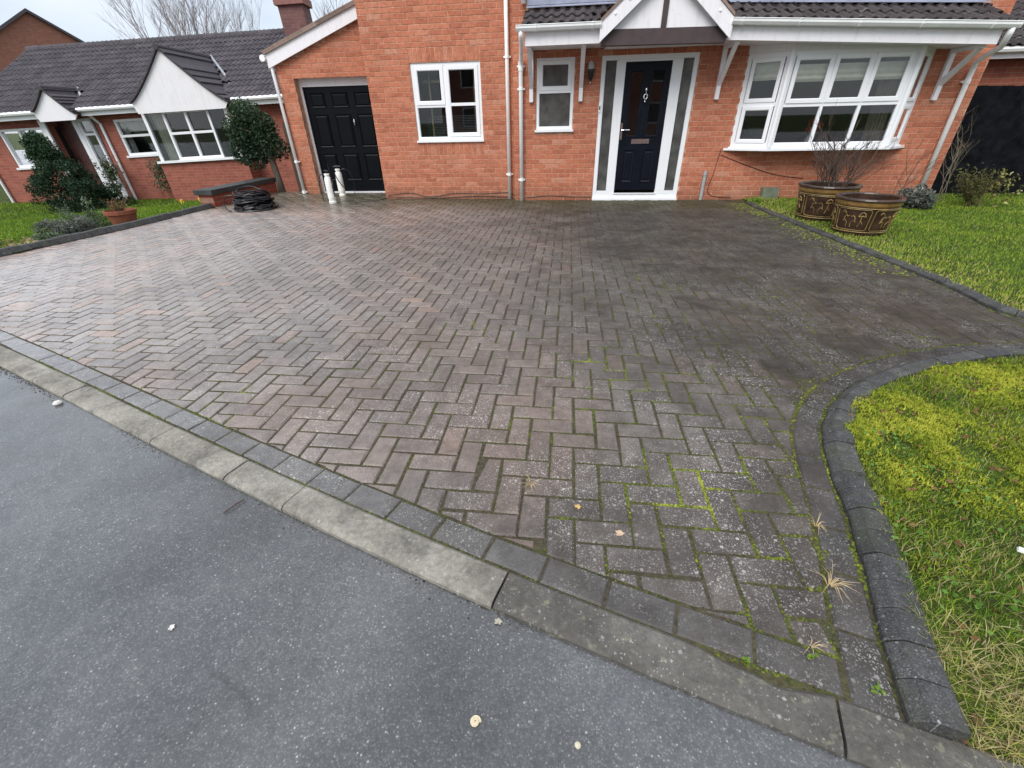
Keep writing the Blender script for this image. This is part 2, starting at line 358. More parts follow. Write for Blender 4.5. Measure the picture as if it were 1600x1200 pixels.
def kerb_mat(name='concrete_kerb', k=1.0, cool=0.0):
    t = NT(name, 0.75, 0.35)
    col = t.ramp(t.noise(3.2, 6, 0.65), [(0.25, (0.135, 0.122, 0.102)), (0.5, (0.255, 0.235, 0.200)), (0.75, (0.39, 0.365, 0.315))])
    col = t.mix(t.math('MULTIPLY', t.rand(), 0.3), col, t.mix(1.0, col, (0.6, 0.62, 0.64), 'MULTIPLY'))
    if k < 1: col = t.mix(1.0, col, (k, k * 1.0, k * 1.02), 'MULTIPLY')
    col = t.mix(t.math('MULTIPLY', t.mapr(t.noise(5.5, 5, 0.7), 0.50, 0.66), 0.6), col, (0.060, 0.056, 0.050))
    col = t.mix(0.6, col, t.ramp(t.noise(55, 6, 0.75), [(0.3, 0.5), (0.7, 1.5)]), 'MULTIPLY')
    yl = t.mapr(t.noise(26, 4), 0.60, 0.70); col = t.mix(t.math('MULTIPLY', yl, 0.35), col, (0.36, 0.35, 0.22))
    P = t.pos(); wob = t.n('ShaderNodeVectorMath', {0: P, 1: t.n('ShaderNodeVectorMath', {0: t.noise(240, 2, out=1), 'Scale': 0.012}, operation='SCALE')}, operation='ADD')
    for sc, lo, rad in ((38, 0.80, 0.26), (120, 0.72, 0.34)):
        vr = t.sep(t.voro(sc, wob, out=1, dim='2D'), 0); q = t.mapr(t.math('SUBTRACT', t.math('MULTIPLY', t.mapr(vr, lo, 1.0), rad), t.voro(sc, wob, dim='2D')), 0.0, 0.05); col = t.mix(t.math('MULTIPLY', q, t.mapr(t.noise(6, 3), 0.4, 0.6, 0.1, 0.55)), col, (0.48, 0.48, 0.44))
    t.base(col); t.bump(t.math('ADD', t.noise(120, 4), t.math('MULTIPLY', t.noise(14, 3), 1.5)), 0.6, 0.006)
    return t.m
M_KERB = kerb_mat(); M_KERB2 = kerb_mat('grimy_concrete_kerb', 0.45, 1.0)
def darkkerb_mat():
    t = NT('charcoal_kerb_block', 0.6, 0.4)
    col = t.mix(t.rand(), (0.036, 0.036, 0.037), (0.062, 0.061, 0.060))
    col = t.mix(0.7, col, t.ramp(t.noise(20, 6, 0.65), [(0.25, 0.55), (0.75, 1.7)]), 'MULTIPLY')
    v = t.voro(70, dim='2D'); vr = t.sep(t.voro(70, out=1, dim='2D'), 0)
    sp = t.math('MULTIPLY', t.math('LESS_THAN', t.math('ADD', v, t.math('MULTIPLY', t.noise(220, 2), 0.15)), t.math('MULTIPLY', t.mapr(vr, 0.66, 1.0), 0.34)), t.mapr(t.noise(9, 3), 0.42, 0.6)); col = t.mix(t.math('MULTIPLY', sp, 0.6), col, (0.36, 0.37, 0.36))
    ag = t.sep(t.voro(330, out=1), 0); col = t.mix(0.7, col, t.ramp(ag, [(0.0, 0.45), (0.6, 1.0), (0.93, 1.6), (1.0, 3.5)]), 'MULTIPLY')
    gr = t.mapr(t.noise(7, 5, 0.7), 0.50, 0.72); col = t.mix(t.math('MULTIPLY', gr, 0.55), col, (0.060, 0.068, 0.030))
    pl = t.mapr(t.noise(17, 5, 0.75), 0.56, 0.72); col = t.mix(t.math('MULTIPLY', pl, 0.5), col, (0.13, 0.125, 0.11))
    t.base(col); t.bump(t.math('ADD', t.noise(190, 4), t.math('MULTIPLY', t.noise(30, 4), 2.0)), 0.55, 0.005); return t.m
M_DKERB = darkkerb_mat()
M_JOINT = soil_green_mat('joint_sand_and_moss', [(0.25, (0.050, 0.042, 0.030)), (0.5, (0.078, 0.066, 0.044)), (0.66, (0.080, 0.080, 0.032)), (0.82, (0.09, 0.105, 0.022))], 3.0)
M_MOSS = leaf_mat('moss', [(0.0, (0.040, 0.048, 0.012)), (0.35, (0.100, 0.135, 0.014)), (0.65, (0.255, 0.315, 0.024)), (1.0, (0.48, 0.49, 0.060))], 0.9, 0.15)
M_JMOSS = leaf_mat('joint_moss', [(0.0, (0.030, 0.034, 0.012)), (0.4, (0.068, 0.086, 0.015)), (0.8, (0.165, 0.200, 0.024)), (1.0, (0.32, 0.35, 0.045))], 0.95, 0.1)
M_LAWN = soil_green_mat('lawn_soil', [(0.3, (0.030, 0.028, 0.014)), (0.5, (0.05, 0.07, 0.015)), (0.7, (0.09, 0.12, 0.02))], 5.0)
M_GRASS = leaf_mat('grass_blade', [(0.0, (0.040, 0.095, 0.010)), (0.3, (0.115, 0.225, 0.022)), (0.55, (0.250, 0.370, 0.034)), (0.72, (0.43, 0.49, 0.055)), (0.82, (0.46, 0.42, 0.13)), (0.93, (0.58, 0.48, 0.27)), (1.0, (0.20, 0.11, 0.055))], 0.7, 0.3)
M_SOIL = soil_green_mat('bed_soil', [(0.3, (0.022, 0.016, 0.010)), (0.7, (0.055, 0.042, 0.028))], 8.0)

# ------------------------------------------------------------------ ground, road
def lawn_z(x, y):
    t = ((-6.6 - x) * 0.5 + max(0.0, y - 3.5) * 0.5) / 5.5
    return 0.02 - 0.59 * min(1.0, max(0.0, t))
mb = MB(); mb.poly([(-900, -900, -0.75), (900, -900, -0.75), (900, 900, -0.75), (-900, 900, -0.75)])
tag(mb.build('ground', M_LAWN), 'rough green ground reaching to the horizon', kind='structure')

def kerb_y(x):
    if x < -3.6:
        y0 = kerb_y(-3.6); sl = (kerb_y(-3.5) - y0) / 0.1; return y0 + sl * (x + 3.6)
    return 0.00342796 * x ** 3 + 0.02532819 * x ** 2 - 0.32216938 * x - 0.82086473
KPATH = [Vector((x, kerb_y(x), 0)) for x in np.arange(-9.0, 4.01, 0.05)]     # road-side top edge of the kerb stones
ROAD_Z = -0.024
xs = np.concatenate([np.arange(-9, 4.01, 0.12)]); rows = 60
V = []; F = []
for x in xs:
    for j in range(rows):
        t = (j / (rows - 1)) ** 1.6; y = kerb_y(x) + 0.05 - t * 6.0
        V.append((x, y, ROAD_Z + 0.006 * nz(x, y, 3, 1.3) - 0.02 * min(1, t * 4) * 0 + 0.012 * t))
for i in range(len(xs) - 1):
    for j in range(rows - 1):
        a = i * rows + j; F.append((a, a + 1, a + rows + 1, a + rows))
road = npmesh('road', np.array(V), np.array(F)[:, ::-1], M_ASPH, smooth=True)
tag(road, 'damp grey asphalt road in front of the kerb', kind='structure')
mb = MB(); mb.poly([(-40, -30, -0.06), (40, -30, -0.06), (40, -1.2, -0.06), (4, kerb_y(4) - 5, -0.06), (-9, kerb_y(-9) - 5, -0.06), (-40, 12, -0.06)])
o = mb.build('road_beyond', M_ASPH, road)

# ------------------------------------------------------------------ kerb stones along the road
kerb = tag(bpy.data.objects.new('kerb', None), 'row of pale concrete kerb stones between road and driveway', kind='structure'); COL.objects.link(kerb)
kerb.location = (-1, -0.4, 0); WORLD_AT['kerb'] = Vector((-1, -0.4, 0))
KN = normals2(KPATH)
def kat(x):
    i = min(max((x + 9.0) / 0.05, 0), len(KPATH) - 1.001); k = int(i); f = i - k
    return KPATH[k].lerp(KPATH[k + 1], f), KN[k].lerp(KN[k + 1], f).normalized()
joints = [-7.6, -6.75, -5.9, -5.02, -4.15, -3.78, -3.128, -2.752, -1.91, -1.376, -1.034, -0.152, 0.724, 1.62, 2.5]
for i, (xa, xb) in enumerate(zip(joints, joints[1:])):
    mb = MB(); loops = []; n = 14; h = random.uniform(-0.003, 0.003); tilt = random.uniform(-0.004, 0.004)
    for k in range(n + 1):
        x = xa + 0.004 + (xb - xa - 0.008) * k / n; p, nn = kat(x); e = 0.0025 * nz(x * 9, i * 3.3) ; ez = 0.002 * nz(x * 5, 7.7)
        rnd = 0.006 if 0 < k < n else 0.011
        if xa > -0.2 and xb < 1 and 0.40 < x < 0.72:      # broken back edge of this stone
            bk = 0.125 - 0.040 * math.sin(math.pi * (x - 0.40) / 0.32) * (0.75 + 0.5 * nz(x * 23, 4.4))
        else: bk = 0.125
        prof = [(-0.004, -0.12), (-0.002 + e, -0.012), (0.008 + e, -0.003), (0.022 + e, 0.001), (bk - 0.01, 0.003), (bk, -0.004), (bk, -0.12)]
        loops.append([p + nn * a + Vector((0, 0, z + h + ez + tilt * (k / n - 0.5))) for a, z in prof])
    mb.loft(loops); o = mb.build('kerb_stone', M_KERB2 if xa > -0.3 else M_KERB, kerb)

# ------------------------------------------------------------------ driveway outline
KR = catmull([(0.90, -0.965), (0.96, -0.74), (1.022, -0.553), (1.102, -0.281), (1.171, 0.007), (1.291, 0.292), (1.547, 0.60), (1.962, 0.877), (2.434, 1.073), (2.854, 1.164), (3.7, 1.29), (4.7, 1.40)])
FK = catmull([(3.0, 6.6), (3.02, 5.86), (3.13, 4.0), (3.21, 2.98), (3.23, 2.2), (3.20, 1.80), (3.42, 1.66), (3.9, 1.70), (4.7, 1.80)])
KL = catmull([(-6.46, 6.26), (-6.455, 5.4), (-6.47, 4.4), (-6.56, 3.55), (-6.66, 2.86), (-6.80, 2.30), (-7.1, 2.0)])
ER = offset(KR, 0.118)                      # herringbone stops here; charcoal stretchers lie between it and the kerb
EB = offset(KPATH, 0.236)                   # the same along the road
BOUNDS = [EB, ER, FK[::-1], KL[::-1]]       # inside is on the left of EB and ER ...
INSIDE = [1, 1, 1, 1]
def near_seg(path, p):
    best = None
    for a, b in zip(path, path[1:]):
        ab = b - a; t = max(0, min(1, (p - a).dot(ab) / max(ab.length_squared, 1e-9))); q = a + ab * t; d = (p - q).length
        if best is None or d < best[0]:
            n = Vector((-ab.y, ab.x, 0)).normalized(); best = (d, q, n, (p - q).dot(n))
    return best
EBs = EB[::4]; ERs = ER[::2]; FKs = FK[::-1][::2]; KLs = KL[::2]
def sdist(path, X, Y):
    """signed distance (left positive) of many points to a plan polyline"""
    A = np.array([(p.x, p.y) for p in path[:-1]]); B = np.array([(p.x, p.y) for p in path[1:]]); D = B - A; L2 = np.maximum((D ** 2).sum(1), 1e-12)
    best = np.full(X.shape, 1e9); sg = np.zeros(X.shape)
    for a, d, l2 in zip(A, D, L2):
        t = np.clip(((X - a[0]) * d[0] + (Y - a[1]) * d[1]) / l2, 0, 1); qx = X - a[0] - t * d[0]; qy = Y - a[1] - t * d[1]; r = np.hypot(qx, qy); m = r < best
        best[m] = r[m]; sg[m] = ((-d[1] * qx + d[0] * qy) / math.sqrt(l2))[m]
    return np.where(sg >= 0, best, -best)
def clip(poly, q, n):
    out = []
    for i in range(len(poly)):
        a, b = poly[i], poly[(i + 1) % len(poly)]; da, db = (a - q).dot(n), (b - q).dot(n)
        if da >= 0: out.append(a)
        if (da > 0) != (db > 0) and abs(da - db) > 1e-9: out.append(a + (b - a) * (da / (da - db)))
    return out
def area(p): return 0.5 * sum(a.x * b.y - b.x * a.y for a, b in zip(p, p[1:] + p[:1]))
def inset(p, d):
    out = []; n = len(p)
    for i in range(n):
        a, b, c = p[i - 1], p[i], p[(i + 1) % n]; e1 = (b - a).normalized(); e2 = (c - b).normalized()
        n1 = Vector((-e1.y, e1.x, 0)); n2 = Vector((-e2.y, e2.x, 0)); k = 1 + n1.dot(n2)
        out.append(b + (n1 + n2) * (d / k) if k > 0.35 else b + (n1 + n2) * d)
    return out
def paver_loops(poly, ztop=0.0, c=0.0062, rj=0.0016):
    """polygon block with a worn chamfer, bottom first"""
    low = [p + Vector((0, 0, -0.045)) for p in poly]
    rim = [p + Vector((random.uniform(-rj, rj), random.uniform(-rj, rj), ztop - c * random.uniform(0.7, 1.3))) for p in poly]
    top = [p + Vector((random.uniform(-rj, rj), random.uniform(-rj, rj), ztop + random.uniform(-0.0005, 0.0005))) for p in inset(poly, c)]
    return [low, rim, top]

U = 0.1025; J = 0.0040
blocks = []                                 # (poly, full?, vertical?, centre)
def drive_part(c):
    """(is it on the drive, list of clip planes)"""
    planes = []
    for path in (EBs, ERs, FKs, KLs):
        lo = min(p.x for p in path) - 0.4, max(p.x for p in path) + 0.4, min(p.y for p in path) - 0.4, max(p.y for p in path) + 0.4
        if not (lo[0] < c.x < lo[1] and lo[2] < c.y < lo[3]): continue
        d, q, n, s = near_seg(path, c)
        if s < -0.13: return False, None
        if d < 0.16: planes.append((q + n * 0.003, n))
    return True, planes
def inside_coarse(x, y):
    if y < kerb_y(x) + 0.1 or x < -7.2 or x > 4.6: return False
    if y > 8.3 or (x > -3.5 and y > 7.12) or (x > -0.93 and y > 6.93): return False
    if y > 6.2 and x < -6.45: return False
    if y > 1.9 and x > 3.3: return False
    if y < 1.0 and x > 2.6: return False
    return True
for v in range(-84, 14):
    for u in range(-72, 46):
        k = (u - v) % 4
        if k not in (0, 1): continue
        w, h = (1, 2) if k == 0 else (2, 1)
        x0, x1, y1, y0 = u * U + J, (u + w) * U - J, -v * U - J, -(v + h) * U + J
        c = Vector(((x0 + x1) / 2, (y0 + y1) / 2, 0))
        if not inside_coarse(c.x, c.y): continue
        ok, planes = drive_part(c)
        if not ok: continue
        poly = [Vector((x0, y0, 0)), Vector((x1, y0, 0)), Vector((x1, y1, 0)), Vector((x0, y1, 0))]; full = True
        for q, n in planes:
            np_ = clip(poly, q, n)
            if len(np_) != len(poly) or any((a - b).length > 1e-5 for a, b in zip(np_, poly)): full = False
            poly = np_
            if len(poly) < 3: break
        if len(poly) < 3 or area(poly) < 0.0003: continue
        # drop points that sit almost on top of each other
        pp = [p for i, p in enumerate(poly) if (p - poly[i - 1]).length > 0.006]
        if len(pp) < 3 or area(pp) < 0.0003: continue
        a2 = [pix(p) for p in pp]
        if any(a is None for a in a2): pa = 0
        else:
            pa = abs(0.5 * sum(a[0] * b[1] - b[0] * a[1] for a, b in zip(a2, a2[1:] + a2[:1])))
            if not any(-20 < a[0] < 1620 and -20 < a[1] < 1220 for a in a2): pa *= 0.001
        blocks.append((pp, full, k == 0, c, pa))
blocks.sort(key=lambda b: -b[4])

drive = tag(bpy.data.objects.new('driveway', None), 'weathered herringbone block paving driveway in front of the house', kind='structure'); COL.objects.link(drive)
drive.location = (-1.5, 3, 0); WORLD_AT['driveway'] = Vector((-1.5, 3, 0))
# bed under the blocks (its top is the joint filling)
bed = [Vector((x, kerb_y(x) + 0.10, -0.0048)) for x in np.arange(-7.0, 0.95, 0.15)]
bed += [Vector((p.x, p.y, -0.0048)) for p in offset(KR, -0.05)][::2]
bed += [Vector((p.x, p.y, -0.0048)) for p in offset(FK, 0.06)[::-1]][::2]
bed += [Vector((3.0, 7.3, -0.0048)), Vector((-6.9, 8.4, -0.0048))] + [Vector((p.x - 0.05, p.y, -0.0048)) for p in KL]
mb = MB(); mb.poly(bed); mb.build('joint_bed', M_JOINT, drive)
NVAR = 7; PV = []
for i in range(NVAR):
    a, b = U / 2 - J, U - J
    poly = [Vector((-a, -b, 0)), Vector((a, -b, 0)), Vector((a, b, 0)), Vector((-a, b, 0))]
    mb = MB(); mb.loft(paver_loops(poly), cap0=False)
    me = bpy.data.meshes.new('paver'); me.from_pydata(mb.v, [], mb.f); me.materials.append(M_PAV_I); PV.append(me)
N_IND = 300
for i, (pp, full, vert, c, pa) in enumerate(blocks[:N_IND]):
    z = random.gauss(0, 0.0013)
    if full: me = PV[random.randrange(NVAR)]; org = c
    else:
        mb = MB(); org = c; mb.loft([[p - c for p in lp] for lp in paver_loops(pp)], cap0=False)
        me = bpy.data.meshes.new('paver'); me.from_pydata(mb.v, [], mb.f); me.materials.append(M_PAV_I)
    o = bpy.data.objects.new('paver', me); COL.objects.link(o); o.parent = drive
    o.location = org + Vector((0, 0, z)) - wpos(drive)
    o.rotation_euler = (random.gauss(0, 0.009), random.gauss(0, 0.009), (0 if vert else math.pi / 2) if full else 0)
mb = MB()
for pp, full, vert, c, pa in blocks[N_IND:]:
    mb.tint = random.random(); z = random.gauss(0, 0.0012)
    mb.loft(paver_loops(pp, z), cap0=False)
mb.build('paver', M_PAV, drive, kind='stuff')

# charcoal edge course: stretchers along the road kerb and along the lawn kerb
def edge_course(path, width, step, name, mat, keep):
    pts = resample(path, step); N = normals2(pts); made = []
    for i in range(len(pts) - 1):
        a, b = pts[i], pts[i + 1]; d = (b - a).normalized()
        q = [a + d * 0.003, b - d * 0.003, b - d * 0.003 + N[i + 1] * width, a + d * 0.003 + N[i] * width]
        if not keep((a + b) / 2): continue
        if area(q) < 0: q = q[::-1]
        c = sum(q, Vector()) / 4; mb = MB(); mb.loft(paver_loops(q, random.gauss(0, 0.0015)), cap0=False)
        made.append(mb.build(name, mat, drive, origin=c))
    return made
in_frame = lambda p: (lambda a: a is not None and -60 < a[0] < 1660 and -60 < a[1] < 1260)(pix(p))
first = [p for p in offset(KPATH, 0.132) if -6.6 < p.x < 0.80][::-1]
edge_course(first, -0.100, 0.209, 'edge_block', M_EDGE, in_frame)
edge_course(offset(KR, 0.008), 0.103, 0.205, 'edge_block', M_EDGE, in_frame)

# ------------------------------------------------------------------ charcoal kerb blocks round the lawns and the left bed
def kerb_row(path, side, pitch, top, name, label, keep=None, wobble=0.0025, wd=0.108):
    root = tag(bpy.data.objects.new(name, None), label, kind='structure'); COL.objects.link(root)
    c0 = path[len(path) // 2]; root.location = c0; WORLD_AT[root.name] = c0.copy()
    pts = resample(path, pitch); N = normals2(pts)
    for i in range(len(pts) - 1):
        if keep and not keep(pts[i]): continue
        a, b = pts[i], pts[i + 1]; d = (b - a).normalized(); g = 0.0016; h = random.gauss(0, wobble); pu = random.gauss(0, wobble)
        prof = [(0.0, -0.08), (0.002, 0.012), (0.007, 0.020), (0.034, top - 0.003), (0.043, top), (wd - 0.007, top), (wd, top - 0.006), (wd, -0.08)]
        mb = MB(); loops = []
        for p, n, s in ((a + d * g, N[i], 0), (a + d * (g + 0.003), N[i], 1), (b - d * (g + 0.003), N[i + 1], 1), (b - d * g, N[i + 1], 0)):
            loops.append([p + n * (side * (o_ + pu)) + Vector((0, 0, z + h - (0 if s else 0.003))) for o_, z in prof])
        if side > 0: loops = [l[::-1] for l in loops]
        mb.loft(loops); mb.build('kerb_block', M_DKERB, root)
    return root
kerb_row(KR, -1, 0.102, 0.046, 'kerb', 'curved row of dark kerb blocks edging the mossy lawn in the corner', in_frame)
kerb_row(FK, 1, 0.102, 0.034, 'kerb', 'row of dark kerb blocks edging the green lawn beside the planters', in_frame, wd=0.085)
kerb_row(KL, -1, 0.102, 0.075, 'kerb', 'row of dark kerb blocks edging the left front garden', None)

# ------------------------------------------------------------------ the house
house = empty('brick_house', (1.0, 7.2, 0), 'orange brick house with white windows, navy front door and black garage door', 'house')
Y_F, Y_W, Y_G = 7.0, 7.2, 7.95            # front wall, wing wall, garage wall
XL, XC, XW, XR = -5.58, -3.50, -0.93, 6.05
# brick courses -------------------------------------------------------------
bricks = []                                # (x0,x1,z0,z1,y)
def course_bricks(x0, x1, z0, z1, y, holes, top=None, phase=0.0):
    r = 0; z = z0
    while z < z1 - 0.01:
        zt = min(z + 0.066, z1); x = x0 - ((r % 2) * 0.1125 + phase) % 0.225; segs = []
        while x < x1:
            a, b = max(x, x0), min(x + 0.2155, x1); x += 0.225
            if b - a > 0.02: segs.append((a, b))
        for hx0, hx1, hz0, hz1 in holes:
            if zt <= hz0 + 0.02 or z >= hz1 - 0.02: continue
            ns = []
            for a, b in segs:
                if b <= hx0 or a >= hx1: ns.append((a, b)); continue
                if a < hx0 - 0.03: ns.append((a, hx0 - 0.004))
                if b > hx1 + 0.03: ns.append((hx1 + 0.004, b))
            segs = ns
        for a, b in segs:
            t = zt
            if top is not None:
                t = min(zt, top(a), top(b))
                if t - z < 0.015: continue
            bricks.append((a, b, z, t, y))
        z += 0.075; r += 1
SW = (-0.55, 0.065, 1.085, 2.115)          # small window
DF = (0.485, 1.965, 0.02, 2.105)           # door frame
BAY = (2.70, 5.28, 0.76, 2.16)
GO = (-5.27, -3.12, -0.1, 2.04)            # garage opening
WW = (-2.715, -1.505, 0.955, 2.120)        # wing window
def solid_wall(x0, x1, z0, z1, y, depth, hole, parent, name='wall'):
    """mortar-coloured wall body with one or more openings cut right through"""
    xsv = sorted({x0, x1, *[h[0] for h in hole], *[h[1] for h in hole]}); zsv = sorted({z0, z1, *[max(z0, h[2]) for h in hole], *[min(z1, h[3]) for h in hole]})
    mb = MB()
    for a, b in zip(xsv, xsv[1:]):
        for c, d in zip(zsv, zsv[1:]):
            if any(h[0] - 1e-6 <= a and b <= h[1] + 1e-6 and h[2] - 1e-6 <= c and d <= h[3] + 1e-6 for h in hole): continue
            mb.box(a, b, y, y + depth, c, d)
    return mb.build(name, M_MORTAR, parent)
w_front = solid_wall(XW, XR, -0.05, 4.2, Y_F, 0.28, [SW, DF, BAY], house)
w_wing = solid_wall(XC, XW, -0.05, 4.6, Y_W, 0.28, [WW], house)
w_gar = solid_wall(XL, XC, -0.05, 2.25, Y_G, 0.28, [GO], house)
mb = MB(); mb.hexa([(XL, Y_G, 2.25), (XC, Y_G, 2.25), (XC, Y_G + 0.28, 2.25), (XL, Y_G + 0.28, 2.25)], [(XL, Y_G, 2.26), (XC, Y_G, 3.0), (XC, Y_G + 0.28, 3.0), (XL, Y_G + 0.28, 2.26)])
mb.build('wall', M_MORTAR, house)
M_SIDEBR = brick_tex_mat('side_brick', (0.40, 0.125, 0.07), (0.46, 0.15, 0.08), (0.40, 0.25, 0.18), math.pi / 2)
for q in ((XR - 0.28, XR, Y_F + 0.28, 15, -0.05, 4.2), (XL, XL + 0.25, Y_G + 0.28, 13.5, -0.05, 2.25), (XC, XC + 0.25, Y_W + 0.28, 13.5, -0.05, 4.6)):
    mb = MB(); mb.box(*q); mb.build('wall', M_SIDEBR, house)
course_bricks(XW, XR, 0.0, 2.30, Y_F, [SW, DF, (2.70, 5.28, 0.77, 2.2)])
course_bricks(XW, -0.72, 2.325, 3.1, Y_F, []); course_bricks(5.66, XR, 2.325, 3.1, Y_F, [], phase=0.05)
wh = (WW[0] - 0.0, WW[1] + 0.0, 0.752, 2.316)
course_bricks(XC, XW, 0.0, 3.1, Y_W, [wh], phase=0.06)
course_bricks(XL, XC, 0.0, 3.0, Y_G, [(GO[0], GO[1], GO[2], GO[3])], top=lambda x: 2.24 + (x - XL) * 0.345, phase=0.03)
x = WW[0]
while x < WW[1] - 0.03:                    # soldier courses above and below the wing window
    for za, zb in ((2.130, 2.316), (0.752, 0.938)):
        bricks.append((x + 0.004, min(x + 0.070, WW[1]), za, zb, Y_W))
    x += 0.0757
def brick_geo(mb, a, b, z, t, y):
    f = y - 0.005 + random.uniform(-0.0015, 0.0015); c = 0.003
    back = [(a, y + 0.01, z), (b, y + 0.01, z), (b, y + 0.01, t), (a, y + 0.01, t)]
    mid = [(a, f + c, z), (b, f + c, z), (b, f + c, t), (a, f + c, t)]
    fr = [(a + c, f, z + c), (b - c, f, z + c), (b - c, f, t - c), (a + c, f, t - c)]
    mb.loft([back, mid, fr], cap0=False)
def bpx(q):
    a, b, z, t, y = q; p0 = pix((a, y, z)); p1 = pix((b, y, t)); 
    if not (0 < p0[0] < 1600 and 0 < p0[1] < 1200): return 0
    if (y == Y_F and z > 2.05): return 0
    return abs(p1[0] - p0[0]) * abs(p1[1] - p0[1])
bricks.sort(key=lambda q: -bpx(q))
BV = []
for i in range(6):
    mb = MB(); brick_geo(mb, 0, 0.2155, 0, 0.066, 0); me = bpy.data.meshes.new('brick'); me.from_pydata(mb.v, [], mb.f); me.materials.append(M_BR_I); BV.append(me)
wall_of = {Y_F: w_front, Y_W: w_wing, Y_G: w_gar}
rest = {Y_F: MB(), Y_W: MB(), Y_G: MB()}
for i, (a, b, z, t, y) in enumerate(bricks):
    if i < 300:
        if abs(b - a - 0.2155) < 1e-3 and abs(t - z - 0.066) < 1e-3: me = BV[random.randrange(6)]
        else:
            mb = MB(); brick_geo(mb, 0, b - a, 0, t - z, 0); me = bpy.data.meshes.new('brick'); me.from_pydata(mb.v, [], mb.f); me.materials.append(M_BR_I)
        o = bpy.data.objects.new('brick', me); COL.objects.link(o); o.parent = wall_of[y]; o.location = Vector((a, y, z)) - wpos(wall_of[y])
    else:
        rest[y].tint = random.random(); brick_geo(rest[y], a, b, z, t, y)
for y, mb in rest.items():
    if mb.f: mb.build('brickwork', M_BR, wall_of[y], kind='stuff')

# windows -------------------------------------------------------------------
def plane_map(p0, p1):
    """P(s, z, d): s along p0->p1 in plan, d towards the viewer side (right-hand of the direction)"""
    p0 = Vector((*p0, 0)); d = Vector((*p1, 0)) - p0; L = d.length; d.normalize(); n = Vector((d.y, -d.x, 0))
    return (lambda s, z, o: p0 + d * s + n * o + Vector((0, 0, z))), L
def ring(mb, P, s0, s1, z0, z1, w, d0, d1, ch=0.010):
    """mitred frame; front face at d1, back at d0, inner lip chamfered"""
    def rect(i, d): return [P(s0 + i, z0 + i, d), P(s1 - i, z0 + i, d), P(s1 - i, z1 - i, d), P(s0 + i, z1 - i, d)]
    L = [[mb.vert(p) for p in lp] for lp in (rect(0, d0), rect(0, d1 - 0.003), rect(0.003, d1), rect(w - ch, d1), rect(w, d1 - ch), rect(w, d0))]
    for A, B in zip(L, L[1:] + L[:1]):
        for i in range(4): j = (i + 1) % 4; mb.face((A[i], A[j], B[j], B[i]))
def bar(mb, P, s0, s1, z0, z1, d0, d1):
    mb.hexa([P(s0, z0, d0), P(s1, z0, d0), P(s1, z0, d1), P(s0, z0, d1)], [P(s0, z1, d0), P(s1, z1, d0), P(s1, z1, d1), P(s0, z1, d1)])
def pane(P, s0, s1, z0, z1, d, parent, mat=None):
    mb = MB(); bar(mb, P, s0, s1, z0, z1, d - 0.004, d); return mb.build('pane', mat or M_GLASS, parent)
def sash(P, s0, s1, z0, z1, d, parent, w=0.055, glass=None):
    mb = MB(); ring(mb, P, s0, s1, z0, z1, w, d - 0.03, d); o = mb.build('sash', M_WHITE, parent)
    pane(P, s0 + w - 0.006, s1 - w + 0.006, z0 + w - 0.006, z1 - w + 0.006, d - 0.018, parent, glass); return o
def room(P, s0, s1, z0, z1, depth, parent, mat=None):
    mb = MB(); f = -0.09; c = [P(s0, z0, f), P(s1, z0, f), P(s1, z1, f), P(s0, z1, f)]; b = [P(s0, z0, -depth), P(s1, z0, -depth), P(s1, z1, -depth), P(s0, z1, -depth)]
    C = [mb.vert(p) for p in c]; B = [mb.vert(p) for p in b]; mb.face(B)
    for i in range(4): j = (i + 1) % 4; mb.face((C[i], C[j], B[j], B[i]))
    return mb.build('interior', mat or M_DARK, parent)
# small window beside the door
P, L = plane_map((SW[0], Y_F), (SW[1], Y_F)); W_, z0, z1 = SW[1] - SW[0], SW[2], SW[3]
mb = MB(); ring(mb, P, 0.002, W_ - 0.002, z0 + 0.03, z1 - 0.002, 0.050, -0.07, -0.012); bar(mb, P, 0.05, W_ - 0.05, 1.632, 1.672, -0.06, -0.012)
win = mb.build('window', M_WHITE, house); win['label'] = 'small white window with obscure glass between two brackets'
sash(P, 0.048, W_ - 0.048, 1.672, z1 - 0.048, -0.004, win, 0.058, M_FROST)
pane(P, 0.045, W_ - 0.045, z0 + 0.08, 1.64, -0.035, win, M_FROST)
mb = MB(); bar(mb, P, -0.02, W_ + 0.02, z0 - 0.002, z0 + 0.030, -0.05, 0.045); mb.build('sill', M_WHITE, win)
room(P, 0.0, W_, z0, z1, 0.6, win)
mb = MB()
for k in range(34): zz = 1.14 + k * 0.015; bar(mb, P, 0.07, W_ - 0.07, zz, zz + 0.009, -0.13, -0.12)
mb.build('lace_blind', plain('lace', (0.70, 0.69, 0.64), 0.9, 0.5, 30.0), win)
